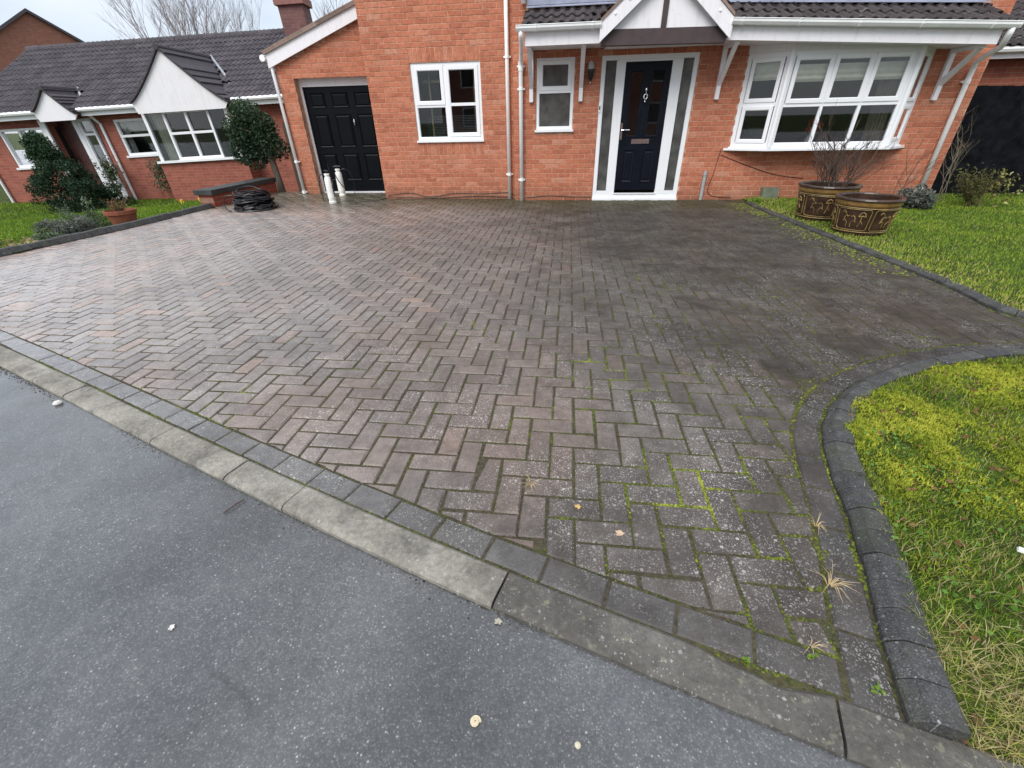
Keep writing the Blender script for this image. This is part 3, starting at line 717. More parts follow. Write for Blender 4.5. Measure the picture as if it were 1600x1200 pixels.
# wing window: four lights
P, L = plane_map((WW[0], Y_W), (WW[1], Y_W)); W_, z0, z1 = WW[1] - WW[0], WW[2], WW[3]
mb = MB(); ring(mb, P, 0.002, W_ - 0.002, z0 + 0.03, z1 - 0.002, 0.052, -0.08, -0.018); bar(mb, P, 0.555, 0.605, z0 + 0.08, z1 - 0.05, -0.07, -0.018); bar(mb, P, 0.05, 0.555, 1.485, 1.525, -0.07, -0.018)
win = mb.build('window', M_WHITE, house); win['label'] = 'four-light white window left of the twin downpipes'
sash(P, 0.050, 0.562, 1.520, z1 - 0.050, -0.006, win, 0.062)
mb = MB(); ring(mb, P, 0.600, W_ - 0.05, z0 + 0.08, z1 - 0.05, 0.062, -0.04, -0.006); bar(mb, P, 0.66, W_ - 0.11, 1.50, 1.545, -0.04, -0.008); mb.build('sash', M_WHITE, win)
pane(P, 0.655, W_ - 0.105, z0 + 0.135, 1.505, -0.026, win); pane(P, 0.655, W_ - 0.105, 1.54, z1 - 0.105, -0.026, win); pane(P, 0.048, 0.56, z0 + 0.078, 1.49, -0.045, win)
mb = MB(); bar(mb, P, -0.012, W_ + 0.012, z0 - 0.002, z0 + 0.030, -0.05, 0.04); mb.build('sill', M_WHITE, win)
room(P, 0.0, W_, z0, z1, 1.1, win, plain('store_room', (0.045, 0.034, 0.032), 0.9, 0.3, 3.0))
mb = MB(); bar(mb, P, 0.22, 0.245, z0, z1, -0.30, -0.275); bar(mb, P, 1.02, 1.05, z0, z1, -0.32, -0.29); bar(mb, P, 0.10, 0.40, 1.86, 1.90, -0.36, -0.33); mb.build('timber_prop', plain('raw_timber', (0.42, 0.30, 0.18), 0.7, 0.2, 20), win)
mb = MB()
for k in range(15): bar(mb, P, 0.08, 1.0, 0.99 + k * 0.026, 0.999 + k * 0.026, -0.45, -0.43)
mb.build('slatted_crate', plain('grey_crate', (0.20, 0.21, 0.22), 0.7, 0.2, 9), win)
# bay window ----------------------------------------------------------------
bay_pts = [(2.685, 7.0), (3.195, 6.70), (4.93, 6.70), (5.285, 7.0)]
ZS, ZH = 0.815, 2.045
bay = MB()
faces = [plane_map(a, b) for a, b in zip(bay_pts, bay_pts[1:])]
P0, L0 = faces[0]; P1, L1 = faces[1]; P2, L2 = faces[2]
ring(bay, P0, 0.0, L0, ZS, ZH, 0.065, -0.06, 0.0); bar(bay, P0, 0.065, L0 - 0.065, 1.375, 1.425, -0.05, -0.002)
ring(bay, P1, 0.0, L1, ZS, ZH, 0.065, -0.06, 0.002); bar(bay, P1, 0.065, L1 - 0.065, 1.355, 1.40, -0.05, 0.0)
for xm in (3.807, 4.345): bar(bay, P1, xm - 3.195 - 0.022, xm - 3.195 + 0.022, ZS + 0.065, 1.355, -0.05, 0.0); bar(bay, P1, xm - 3.195 - 0.012, xm - 3.195 + 0.012, 1.40, ZH - 0.065, -0.05, 0.0)
ring(bay, P2, 0.0, L2, ZS, ZH, 0.065, -0.06, 0.0); bar(bay, P2, 0.065, L2 - 0.065, 1.34, 1.39, -0.05, -0.002)
for px, py in bay_pts[1:3]: bay.tube([(px, py - 0.006, ZS), (px, py - 0.006, ZH)], 0.038, 8)
win = bay.build('window', M_WHITE, house); win['label'] = 'white canted bay window with cream blinds under the eaves'
sash(P0, 0.075, L0 - 0.075, 1.425, ZH - 0.06, 0.010, win, 0.055); sash(P0, 0.075, L0 - 0.075, ZS + 0.06, 1.375, 0.010, win, 0.055)
xs_ = [3.195 + 0.065, 3.807, 4.345, 4.93 - 0.065]
for a, b in zip(xs_, xs_[1:]):
    sash(P1, a - 3.195 + 0.008, b - 3.195 - 0.008, 1.400, ZH - 0.058, 0.014, win, 0.060)
    pane(P1, a - 3.195, b - 3.195, ZS + 0.06, 1.358, -0.03, win)
sash(P2, 0.075, L2 - 0.075, 1.39, ZH - 0.06, 0.010, win, 0.05); sash(P2, 0.075, L2 - 0.075, ZS + 0.06, 1.34, 0.010, win, 0.05)
def bay_slab(off, z0, z1, name, mat, e=0.0):
    q = [(2.685 - off * 0.9 - e, 7.02), (2.685 - off * 0.9 - e, 6.985), (3.195 - off * 0.45, 6.70 - off), (4.93 + off * 0.45, 6.70 - off), (5.285 + off * 0.9 + e, 6.985), (5.285 + off * 0.9 + e, 7.02)]
    mb = MB(); mb.hexa([(x, y, z0) for x, y in q], [(x, y, z1) for x, y in q]); return mb.build(name, mat, win)
bay_slab(0.055, 0.768, 0.800, 'sill', M_WHITE, 0.04); bay_slab(0.02, 0.800, ZS + 0.001, 'sill', M_WHITE)
bay_slab(0.012, ZH - 0.001, 2.30, 'head_board', M_PAINT)
mb = MB(); mb.box(2.70, 5.28, 7.05, 9.4, 0.5, 0.52); mb.box(2.70, 5.28, 9.4, 9.42, 0.5, 2.3); mb.box(2.68, 2.70, 7.02, 9.4, 0.5, 2.3); mb.box(5.28, 5.30, 7.02, 9.4, 0.5, 2.3); mb.box(2.70, 5.28, 7.05, 9.4, 2.3, 2.32)
mb.build('interior', plain('living_room', (0.075, 0.062, 0.055), 0.9, 0.2, 2.0), win)
def blind(P, s0, s1, z0, z1, d):
    mb = MB(); loops = []
    n = 7
    for k in range(n): 
        zz = z1 + (z0 - z1) * k / (n - 1); dd = d + 0.018 * math.sin(k * math.pi)  + (0.022 if k % 2 else 0.0); loops.append([P(s0, zz, dd), P(s1, zz, dd)])
    mb.loft(loops, False, False, closed=False); return mb.build('blind', M_CREAM, win)
blind(P0, 0.10, L0 - 0.08, 1.71, 1.93, -0.075)
for a, b in zip(xs_, xs_[1:]): blind(P1, a - 3.195 + 0.03, b - 3.195 - 0.03, 1.67, 1.885, -0.075)
mb = MB(); pts = []
for k in range(24): pts.append((4.62 + k * 0.012, 6.86 + 0.03 * math.sin(k * 1.5)))
mb.loft([[(x, y, 0.80) for x, y in pts], [(x - 0.03, y, 1.95) for x, y in pts]], False, False, closed=False); mb.build('curtain', plain('beige_curtain', (0.20, 0.17, 0.13), 0.9, 0.15, 8), win)
mb = MB(); bar(mb, P0, 0.16, L0 - 0.17, 0.86, 1.08, -0.35, -0.30); mb.lathe([(0.0, 0), (0.10, 0.0), (0.10, 0.16), (0.06, 0.2), (0.0, 0.21)], (2.98, 7.25, 0.86)); mb.build('armchair', M_BLACKPL, win)

# front door ----------------------------------------------------------------
P, L = plane_map((DF[0], Y_F), (DF[1], Y_F)); W_ = DF[1] - DF[0]
mb = MB(); ring(mb, P, 0.0, W_, 0.03, DF[3], 0.068, -0.08, -0.004)
bar(mb, P, 0.235, 0.377, 0.098, DF[3] - 0.068, -0.07, -0.006); bar(mb, P, 1.092, 1.253, 0.098, DF[3] - 0.068, -0.07, -0.006)
bar(mb, P, 0.068, 0.235, 0.098, 0.150, -0.07, -0.006); bar(mb, P, 1.253, W_ - 0.068, 0.098, 0.150, -0.07, -0.006); bar(mb, P, 0.377, 1.092, DF[3] - 0.092, DF[3] - 0.068, -0.07, -0.006)
dframe = mb.build('door_frame', M_WHITE, house)
pane(P, 0.068, 0.235, 0.15, DF[3] - 0.068, -0.04, dframe, M_FROST); pane(P, 1.253, W_ - 0.068, 0.15, DF[3] - 0.068, -0.04, dframe, M_FROST)
mb = MB(); bar(mb, P, -0.004, W_ + 0.004, -0.006, 0.030, -0.08, 0.035); bar(mb, P, 0.36, 1.11, 0.099, 0.112, -0.06, 0.012); mb.build('threshold', M_WHITE, dframe)
room(P, 0.0, W_, 0.0, DF[3], 1.5, dframe, plain('hallway', (0.30, 0.28, 0.26), 0.9, 0.2, 2.0))
mb = MB(); bar(mb, P, -0.002, 0.030, 1.35, 1.46, -0.004, 0.014); mb.build('doorbell', M_WHITE, dframe)
mb = MB(); bar(mb, P, 0.005, 0.023, 1.385, 1.435, 0.0145, 0.0165); mb.build('doorbell_button', M_BLACKPL, dframe)
dx0, dx1, dz0, dz1 = 0.382, 1.088, 0.165, DF[3] - 0.094
G1 = (0.478, 0.660, 1.00, 1.885); G2 = (0.808, 0.995, 1.00, 1.885)
mb = MB(); sx = [dx0, G1[0], G1[1], G2[0], G2[1], dx1]; sz = [dz0, G1[2], G1[3], dz1]
for a, b in zip(sx, sx[1:]):
    for c, d in zip(sz, sz[1:]):
        if c == G1[2] and a in (G1[0], G2[0]): continue
        bar(mb, P, a, b, c, d, -0.062, -0.018)
door = mb.build('front_door', M_NAVY, house); door['label'] = 'navy front door with two tall glazed panes'
for g in (G1, G2):
    mb = MB(); ring(mb, P, g[0] - 0.025, g[1] + 0.025, g[2] - 0.025, g[3] + 0.025, 0.032, -0.03, -0.008, 0.012); mb.build('glazing_bead', M_NAVY, door); pane(P, g[0], g[1], g[2], g[3], -0.03, door)
for a, b in ((0.475, 0.665), (0.805, 0.998)):
    mb = MB(); mb.loft([[P(a, 0.285, -0.018), P(b, 0.285, -0.018), P(b, 0.80, -0.018), P(a, 0.80, -0.018)], [P(a + 0.008, 0.293, -0.006), P(b - 0.008, 0.293, -0.006), P(b - 0.008, 0.792, -0.006), P(a + 0.008, 0.792, -0.006)],
        [P(a + 0.035, 0.32, -0.016), P(b - 0.035, 0.32, -0.016), P(b - 0.035, 0.765, -0.016), P(a + 0.035, 0.765, -0.016)], [P(a + 0.05, 0.335, -0.008), P(b - 0.05, 0.335, -0.008), P(b - 0.05, 0.75, -0.008), P(a + 0.05, 0.75, -0.008)]], cap0=False); mb.build('panel', M_NAVY, door)
mb = MB(); bar(mb, P, 0.588, 0.882, 0.885, 0.955, -0.018, -0.006); bar(mb, P, 0.610, 0.860, 0.902, 0.938, -0.006, -0.001); mb.build('letterbox', M_CHROME, door)
kc = P(0.735, 1.555, 0)
mb = MB(); mb.tube([kc + Vector((0.028 * math.cos(t), -0.012, 0.036 * math.sin(t) - 0.005)) for t in [k * math.pi / 8 for k in range(17)]], 0.011, 6); mb.tube([kc + Vector((0, 0.0, 0.05)), kc + Vector((0, -0.006, 0.10)), kc + Vector((0, 0.0, 0.125))], [0.016, 0.014, 0.004], 8); mb.lathe([(0.0, 0), (0.018, 0), (0.012, 0.03), (0.0, 0.035)], kc + Vector((0, 0.004, -0.085)), 8); mb.build('knocker', M_CHROME, door, smooth=True)
hc = P(0.405, 1.07, -0.012)
mb = MB(); mb.hexa([hc + Vector((-0.016, 0.0, -0.12)), hc + Vector((0.016, 0.0, -0.12)), hc + Vector((0.016, -0.012, -0.12)), hc + Vector((-0.016, -0.012, -0.12))][::-1], [hc + Vector((-0.016, 0.0, 0.12)), hc + Vector((0.016, 0.0, 0.12)), hc + Vector((0.016, -0.012, 0.12)), hc + Vector((-0.016, -0.012, 0.12))][::-1]); mb.tube([hc + Vector((0, -0.01, 0.02)), hc + Vector((0, -0.05, 0.02)), hc + Vector((0.03, -0.055, 0.02)), hc + Vector((0.13, -0.05, 0.018))], 0.010, 8); mb.build('handle', M_CHROME, door)

# garage door ---------------------------------------------------------------
P, L = plane_map((GO[0], Y_G), (GO[1], Y_G)); W_ = GO[1] - GO[0]
mb = MB(); bar(mb, P, 0.0, W_, 1.90, 2.036, -0.20, -0.155); bar(mb, P, 0.0, 0.045, 0.0, 1.90, -0.20, -0.155); bar(mb, P, W_ - 0.045, W_, 0.0, 1.90, -0.20, -0.155); bar(mb, P, 0.045, W_ - 0.045, -0.02, 0.022, -0.19, -0.12)
mb.build('door_frame', M_PAINT, house)
mb = MB(); bar(mb, P, 0.047, W_ - 0.047, 0.028, 1.898, -0.20, -0.175); gd = mb.build('garage_door', M_BLACKDOOR, house); gd['label'] = 'black panelled garage door with a small silver handle'
cols = [(0.16, 0.46), (0.60, 0.94), (1.07, 1.42), (1.60, 1.98)]; rows_ = [(1.55, 1.80), (0.86, 1.44), (0.24, 0.75)]
def raised(P, a, b, c, d, d0, name, mat, parent, e=0.028, h=0.016):
    mb = MB(); q = lambda i, o_: [P(a + i, c + i, o_), P(b - i, c + i, o_), P(b - i, d - i, o_), P(a + i, d - i, o_)]
    mb.loft([q(0, d0), q(0.006, d0 + h), q(e, d0 + 0.003), q(e + 0.02, d0 + h)], cap0=False); return mb.build(name, mat, parent)
for a, b in cols:
    for c, d in rows_: raised(P, a, b, c, d, -0.175, 'panel', M_BLACKDOOR, gd)
hp = P(1.005, 1.30, -0.17)
mb = MB(); mb.tube([hp, hp + Vector((0, -0.035, 0))], 0.016, 10); mb.tube([hp + Vector((0, -0.035, 0.05)), hp + Vector((0, -0.04, 0)), hp + Vector((0, -0.035, -0.05))], [0.010, 0.014, 0.010], 8); mb.build('handle', M_CHROME, gd)

# garage lean-to roof and bargeboard ----------------------------------------
def gar_top(x): return 2.43 + (x + 5.62) * 0.331
mb = MB(); xa, xb = -5.66, -3.50; yb = Y_G - 0.09
mb.hexa([(xa, yb, gar_top(xa) - 0.23), (xb, yb, gar_top(xb) - 0.20), (xb, yb + 0.025, gar_top(xb) - 0.20), (xa, yb + 0.025, gar_top(xa) - 0.23)], [(xa, yb, gar_top(xa)), (xb, yb, gar_top(xb)), (xb, yb + 0.025, gar_top(xb)), (xa, yb + 0.025, gar_top(xa))])
mb.build('bargeboard', M_PAINT, house)
mb = MB(); mb.hexa([(xa, yb + 0.03, gar_top(xa) - 0.03), (xb, yb + 0.03, gar_top(xb) - 0.03), (xb, 13.5, gar_top(xb) - 0.03), (xa, 13.5, gar_top(xa) - 0.03)], [(xa, yb + 0.03, gar_top(xa)), (xb, yb + 0.03, gar_top(xb)), (xb, 13.5, gar_top(xb)), (xa, 13.5, gar_top(xa))]); groof = mb.build('roof', M_BROWN, house)
M_VERGE_I = tile_mat('verge_tile', (0.22, 0.155, 0.125), True, 0.5)
sl = math.atan(0.331); 
for k in range(8):
    mb = MB(Matrix.Translation((xa - 0.03 + k * 0.29, 0, gar_top(xa - 0.03 + k * 0.29) + 0.012)) @ Matrix.Rotation(-sl, 4, 'Y'))
    mb.box(0, 0.303, yb - 0.035, yb + 0.30, 0.006, 0.030); mb.box(0.0, 0.303, yb - 0.034, yb - 0.006, -0.030, 0.005)
    mb.build('tile', M_VERGE_I, groof)
mb = MB(); mb.tube([(xa - 0.055, yb - 0.04, gar_top(xa) - 0.075), (xa - 0.055, 13.4, gar_top(xa) - 0.10)], 0.055, 8); mb.build('gutter', M_GUTTER, house)

# eaves canopy --------------------------------------------------------------
Y_E = 6.36                                  # fascia face
def zdrop(x): return 0.0 if x < 2.15 else -0.047 * (x - 2.15)
def fascia(x0, x1, zb, zt, name='fascia'):
    mb = MB(); mb.hexa([(x0, Y_E, zb + zdrop(x0)), (x1, Y_E, zb + zdrop(x1)), (x1, Y_E + 0.022, zb + zdrop(x1)), (x0, Y_E + 0.022, zb + zdrop(x0))], [(x0, Y_E, zt + zdrop(x0)), (x1, Y_E, zt + zdrop(x1)), (x1, Y_E + 0.022, zt + zdrop(x1)), (x0, Y_E + 0.022, zt + zdrop(x0))]); return mb.build(name, M_PAINT, house)
fascia(-0.68, 0.395, 2.183, 2.375); fascia(2.155, 5.60, 2.160, 2.345)
def slab(x0, x1, ya, yb_, za, zb_, th, name, mat, parent=house):
    d = lambda x: zdrop(x)
    mb = MB(); mb.hexa([(x0, ya, za + d(x0)), (x1, ya, za + d(x1)), (x1, yb_, zb_ + d(x1)), (x0, yb_, zb_ + d(x0))], [(x0, ya, za + th + d(x0)), (x1, ya, za + th + d(x1)), (x1, yb_, zb_ + th + d(x1)), (x0, yb_, zb_ + th + d(x0))]); return mb.build(name, mat, parent)
slab(-0.68, 0.50, Y_E + 0.023, Y_F - 0.002, 2.20, 2.20, 0.012, 'soffit', M_PAINT); slab(0.50, 2.10, Y_E + 0.12, Y_F - 0.002, 2.145, 2.175, 0.012, 'soffit', M_PAINT); slab(2.10, 5.60, Y_E + 0.023, Y_F - 0.002, 2.178, 2.178, 0.012, 'soffit', M_PAINT)
mb = MB(); mb.hexa([(-0.68, Y_E + 0.03, 2.215), (-0.66, Y_E + 0.03, 2.215), (-0.66, Y_F - 0.002, 2.215), (-0.68, Y_F - 0.002, 2.215)], [(-0.68, Y_E + 0.03, 2.37), (-0.66, Y_E + 0.03, 2.37), (-0.66, Y_F - 0.002, 2.63), (-0.68, Y_F - 0.002, 2.63)]); mb.build('eaves_end', M_PAINT, house)
d5 = zdrop(5.6)
mb = MB(); mb.hexa([(5.58, Y_E + 0.03, 2.19 + d5), (5.60, Y_E + 0.03, 2.19 + d5), (5.60, Y_F - 0.002, 2.19 + d5), (5.58, Y_F - 0.002, 2.19 + d5)], [(5.58, Y_E + 0.03, 2.36 + d5), (5.60, Y_E + 0.03, 2.36 + d5), (5.60, Y_F - 0.002, 2.60 + d5), (5.58, Y_F - 0.002, 2.60 + d5)]); mb.build('eaves_end', M_PAINT, house)
def gutter(x0, x1, zc, clips):
    mb = MB(); prof = [(0.0, 0.0), (-0.012, -0.032), (-0.045, -0.056), (-0.085, -0.05), (-0.108, -0.02), (-0.110, 0.006), (-0.118, 0.012), (-0.116, 0.018), (-0.104, 0.014), (-0.100, -0.015), (-0.08, -0.042), (-0.045, -0.047), (-0.016, -0.026), (-0.008, 0.0)]
    n = 6; loops = []
    for k in range(n + 1):
        x = x0 + (x1 - x0) * k / n; loops.append([(x, Y_E - 0.002 + a, zc + zdrop(x) + b) for a, b in prof])
    mb.loft(loops); g = mb.build('gutter', M_GUTTER, house)
    for x in clips:
        mb = MB(); sc = [(a * 1.06 - 0.001, b * 1.08 - 0.002) for a, b in prof[:8]] + [(-0.103, 0.022), (0.0, 0.006)]
        mb.loft([[(x - 0.016, Y_E - 0.003 + a, zc + zdrop(x) + b) for a, b in sc], [(x + 0.016, Y_E - 0.003 + a, zc + zdrop(x) + b) for a, b in sc]]); mb.build('gutter_clip', M_GUTTER, g)
    for x in (x0, x1):
        mb = MB(); mb.loft([[(x - 0.004, Y_E - 0.003 + a * 1.02, zc + zdrop(x) + b * 1.03) for a, b in prof[:8]], [(x + 0.004, Y_E - 0.003 + a * 1.02, zc + zdrop(x) + b * 1.03) for a, b in prof[:8]]]); mb.build('stop_end', M_GUTTER, g)
gutter(-0.80, 0.395, 2.395, (-0.52, 0.28)); gutter(2.15, 5.72, 2.370, (2.28, 3.02, 3.78, 4.55, 5.40))
# tiles
def tile_mesh(mat, wid=0.335, length=0.42, rolls=2):
    mb = MB(); n = 8 * rolls; prof = []
    for k in range(n + 1):
        u = k / n; ph = (u * rolls) % 1.0
        prof.append((u * wid, 0.030 * max(0.0, math.sin(math.pi * min(1, max(0, (ph - 0.35) / 0.65)))) ** 1.0 if rolls else 0))
    th = 0.017
    loops = []
    for y in (0.0, length): loops.append([(x, y, z + (0.022 if y == 0 else 0.0)) for x, z in prof])
    low = [[(x, y, z - th + (0.022 if y == 0 else 0.0)) for x, z in prof] for y in (0.0, length)]
    T = [[mb.vert(p) for p in l] for l in loops]; B = [[mb.vert(p) for p in l] for l in low]
    for i in range(n):
        mb.face((T[0][i], T[0][i + 1], T[1][i + 1], T[1][i])); mb.face((B[0][i + 1], B[0][i], T[0][i], T[0][i + 1])[::-1])
    mb.face((B[0][0], T[0][0], T[1][0], B[1][0])[::-1]); mb.face((B[0][n], T[0][n], T[1][n], B[1][n]))
    me = bpy.data.meshes.new('tile'); me.from_pydata(mb.v, [], mb.f); me.materials.append(mat); return me, mb
TILE, TILE_MB = tile_mesh(M_TILE_I)
pitch = math.atan2(2.72 - 2.43, 7.0 - 6.30); tw = 0.300
croof = slab(-0.70, 0.42, Y_E + 0.024, Y_F - 0.004, 2.385, 2.648, 0.012, 'roof', M_BROWN)
slab(2.14, 5.62, Y_E + 0.024, Y_F - 0.004, 2.360, 2.623, 0.012, 'roof', M_BROWN, house)
def lay_tiles(x0, x1, z0, nrow, sa, sb):
    xl_, xr_ = x0, x1
    for r in range(nrow):
        x0, x1 = xl_ + sa * r, xr_ + sb * r; x = x0
        while x < x1 - 0.05:
            s = min(1.0, (x1 - x) / tw); yy = 6.285 + r * 0.30 * math.cos(pitch); zz = z0 + r * 0.30 * math.sin(pitch) + zdrop(x + tw / 2) + 0.0 * r
            o = bpy.data.objects.new('tile', TILE); COL.objects.link(o); o.parent = croof
            o.location = Vector((x, yy, zz)) - wpos(croof); o.scale = (s * 0.94, 0.76 if r < nrow - 1 else 0.30, 1)
            o.rotation_euler = (pitch + random.gauss(0, 0.006), (0.047 if x > 2.1 else 0.0) + random.gauss(0, 0.004), random.gauss(0, 0.004)); x += tw
lay_tiles(-0.72, 0.385, 2.405, 3, 0.0, 0.13); lay_tiles(2.175, 5.66, 2.38, 3, -0.13, 0.0)
slab(-0.70, 0.95, Y_F - 0.16, Y_F - 0.006, 2.69, 2.735, 0.006, 'flashing', M_LEAD); slab(-0.70, 0.95, Y_F - 0.020, Y_F - 0.010, 2.743, 2.743, 0.30, 'flashing', M_LEAD)
slab(1.62, 5.64, Y_F - 0.16, Y_F - 0.006, 2.665, 2.715, 0.006, 'flashing', M_LEAD); slab(1.62, 5.64, Y_F - 0.020, Y_F - 0.010, 2.722, 2.722, 0.30, 'flashing', M_LEAD)
# porch gable
ax_, slope = 1.277, math.tan(math.radians(39.5))
def barge(sgn, xt, zt):
    mb = MB(); y0, y1 = Y_E - 0.075, Y_E - 0.045
    # tip at (xt, zt) lower end, rises to the apex; depth of the board measured vertically
    d = 0.245; xa_ = ax_; rise = abs(xa_ - xt) * slope
    b = [(xt, y0, zt), (xa_, y0, zt + rise), (xa_, y0, zt + rise + d), (xt - sgn * 0.0, y0, zt + 0.235)]
    k = [(x, y1, z) for x, _, z in b]
    mb.hexa(b if sgn < 0 else b[::-1], k if sgn < 0 else k[::-1]); o = mb.build('bargeboard', M_PAINT, house)
    for t in (0.22, 0.42, 0.62, 0.82):
        x = xt + (xa_ - xt) * t; z = zt + rise * t + 0.15; mb = MB(); mb.lathe([(0.0, 0), (0.017, 0), (0.017, 0.010), (0.012, 0.014), (0.0, 0.014)], (0, 0, 0), 10)
        me = bpy.data.meshes.new('screw_cap'); me.from_pydata([Vector((v.x + x, y0 - v.z + 0.002, v.y + z)) - wpos(o) for v in mb.v], [], mb.f); me.materials.append(M_GUTTER)
        s_ = bpy.data.objects.new('screw_cap', me); COL.objects.link(s_); s_.parent = o
barge(-1, 0.385, 2.180); barge(1, 2.165, 2.160)
mb = MB(); mb.hexa([(0.55, Y_E + 0.03, 2.31), (2.02, Y_E + 0.03, 2.30), (2.02, Y_E + 0.05, 2.30), (0.55, Y_E + 0.05, 2.31)], [(ax_, Y_E + 0.03, 3.02), (ax_ + 0.001, Y_E + 0.03, 3.02), (ax_ + 0.001, Y_E + 0.05, 3.02), (ax_, Y_E + 0.05, 3.02)]); mb.build('gable_panel', M_PAINT, house)
mb = MB(); mb.hexa([(0.42, Y_E + 0.005, 2.155), (2.13, Y_E + 0.005, 2.135), (2.13, Y_E + 0.12, 2.135), (0.42, Y_E + 0.12, 2.155)], [(0.42, Y_E + 0.005, 2.335), (2.13, Y_E + 0.005, 2.315), (2.13, Y_E + 0.12, 2.315), (0.42, Y_E + 0.12, 2.335)]); mb.build('porch_beam', M_BROWN, house)
mb = MB(); mb.box(1.225, 1.300, Y_E + 0.012, Y_E + 0.029, 2.332, 2.98); mb.build('porch_post', M_BROWN, house)
for sgn in (-1, 1):                          # little gable roof behind the boards
    e = 0.86 * sgn; mb = MB(); pr = [(ax_ + e * 1.03, 2.20 + 0.225 - 0.02), (ax_, 2.20 + 0.225 + 0.86 * slope), (ax_, 2.20 + 0.225 + 0.86 * slope + 0.045), (ax_ + e * 1.03, 2.20 + 0.225 + 0.02)]
    a = [(x, Y_E - 0.09, z) for x, z in pr]; b = [(x, Y_F - 0.01, z) for x, z in pr]
    mb.hexa(a if sgn < 0 else a[::-1], b if sgn < 0 else b[::-1]); mb.build('roof', M_VERGE_I, house)
# gallows brackets
def bracket(x, zb, zt):
    mb = MB(); w = 0.031
    mb.box(x - w, x + w, Y_F - 0.062, Y_F - 0.007, zb, zt)
    yo = Y_E + 0.10
    mb.hexa([(x - w + 0.002, Y_F - 0.062, zb + 0.18), (x + w - 0.002, Y_F - 0.062, zb + 0.18), (x + w - 0.002, yo, zt - 0.055), (x - w + 0.002, yo, zt - 0.055)], [(x - w + 0.002, Y_F - 0.062, zb + 0.26), (x + w - 0.002, Y_F - 0.062, zb + 0.26), (x + w - 0.002, yo - 0.01, zt + 0.005), (x - w + 0.002, yo - 0.01, zt + 0.005)])
    mb.box(x - w - 0.002, x + w + 0.002, yo - 0.03, Y_F - 0.063, zt - 0.05, zt - 0.004); mb.build('bracket', M_PAINT, house)
bracket(-0.63, 1.515, 2.203); bracket(0.177, 1.51, 2.203); bracket(2.315, 1.485, 2.172); bracket(5.50, 1.40, 2.02)
# downpipes
def downpipe(path, r=0.034, clips=(), name='downpipe'):
    mb = MB(); mb.tube(path, r, 12); o = mb.build(name, M_GUTTER, house, smooth=True)
    for x, y, z, h in clips:
        mb = MB(); mb.tube([(x, y, z - h), (x, y, z + h)], r + 0.007, 12); mb.box(x - 0.06, x + 0.06, y + r * 0.3, y + r + 0.012, z - 0.012, z + 0.012); mb.build('pipe_clip', M_GUTTER, o)
downpipe([(-1.045, Y_W - 0.05, 0.0), (-1.045, Y_W - 0.05, 4.3)], 0.033, [(-1.045, Y_W - 0.05, 0.42, 0.02), (-1.045, Y_W - 0.05, 2.15, 0.02)])
downpipe([(-0.80, Y_F - 0.06, -0.01), (-0.80, Y_F - 0.06, 1.98), (-0.79, Y_F - 0.10, 2.10), (-0.74, Y_E + 0.10, 2.22), (-0.735, Y_E - 0.05, 2.30), (-0.735, Y_E - 0.055, 2.35)], 0.034, [(-0.80, Y_F - 0.06, 0.35, 0.02), (-0.80, Y_F - 0.06, 1.70, 0.02), (-0.80, Y_F - 0.06, 2.0, 0.06)])
downpipe([(-0.755, Y_F - 0.05, 2.76), (-0.755, Y_F - 0.05, 4.3)], 0.034)
downpipe([(5.86, Y_F - 0.06, -0.02), (5.84, Y_F - 0.06, 1.70), (5.82, Y_F - 0.10, 1.86), (5.74, Y_E + 0.10, 1.98), (5.66, Y_E - 0.05, 2.10), (5.66, Y_E - 0.055, 2.17)], 0.036, [(5.855, Y_F - 0.06, 0.16, 0.025), (5.84, Y_F - 0.06, 1.62, 0.025)])
downpipe([(-5.60, Y_G - 0.05, 0.01), (-5.62, Y_G - 0.05, 2.28), (-5.68, Y_G - 0.06, 2.36)], 0.030, [(-5.60, Y_G - 0.05, 0.62, 0.02), (-5.60, Y_G - 0.05, 0.04, 0.03)])
mb = MB(); mb.tube([(2.378, Y_F - 0.035, 0.0), (2.378, Y_F - 0.035, 0.46)], 0.028, 10); mb.tube([(2.378, Y_F - 0.035, 0.395), (2.378, Y_F - 0.035, 0.415)], 0.036, 10); mb.build('cable_duct', plain('grey_duct', (0.36, 0.37, 0.38), 0.5, 0.15, 8), house)
# lamp
mb = MB(); lc = (0.320, Y_F - 0.06, 1.80); mb.lathe([(0.0, -0.03), (0.02, -0.02), (0.035, 0.03), (0.052, 0.10), (0.052, 0.13), (0.0, 0.131)], lc, 12); mb.box(0.29, 0.35, Y_F - 0.03, Y_F - 0.006, 1.80, 2.03); lamp = mb.build('wall_lamp', M_BLACKPL, house)
mb = MB(); mb.lathe([(0.044, 0.131), (0.050, 0.16), (0.042, 0.21), (0.02, 0.235), (0.0, 0.236)], lc, 12); mb.build('lamp_glass', plain('frosted_lamp_glass', (0.45, 0.46, 0.46), 0.3), lamp)
mb = MB(); mb.lathe([(0.0, -0.055), (0.012, -0.05), (0.014, -0.035), (0.006, -0.025)], lc, 8); mb.build('lamp_finial', M_CHROME, lamp)
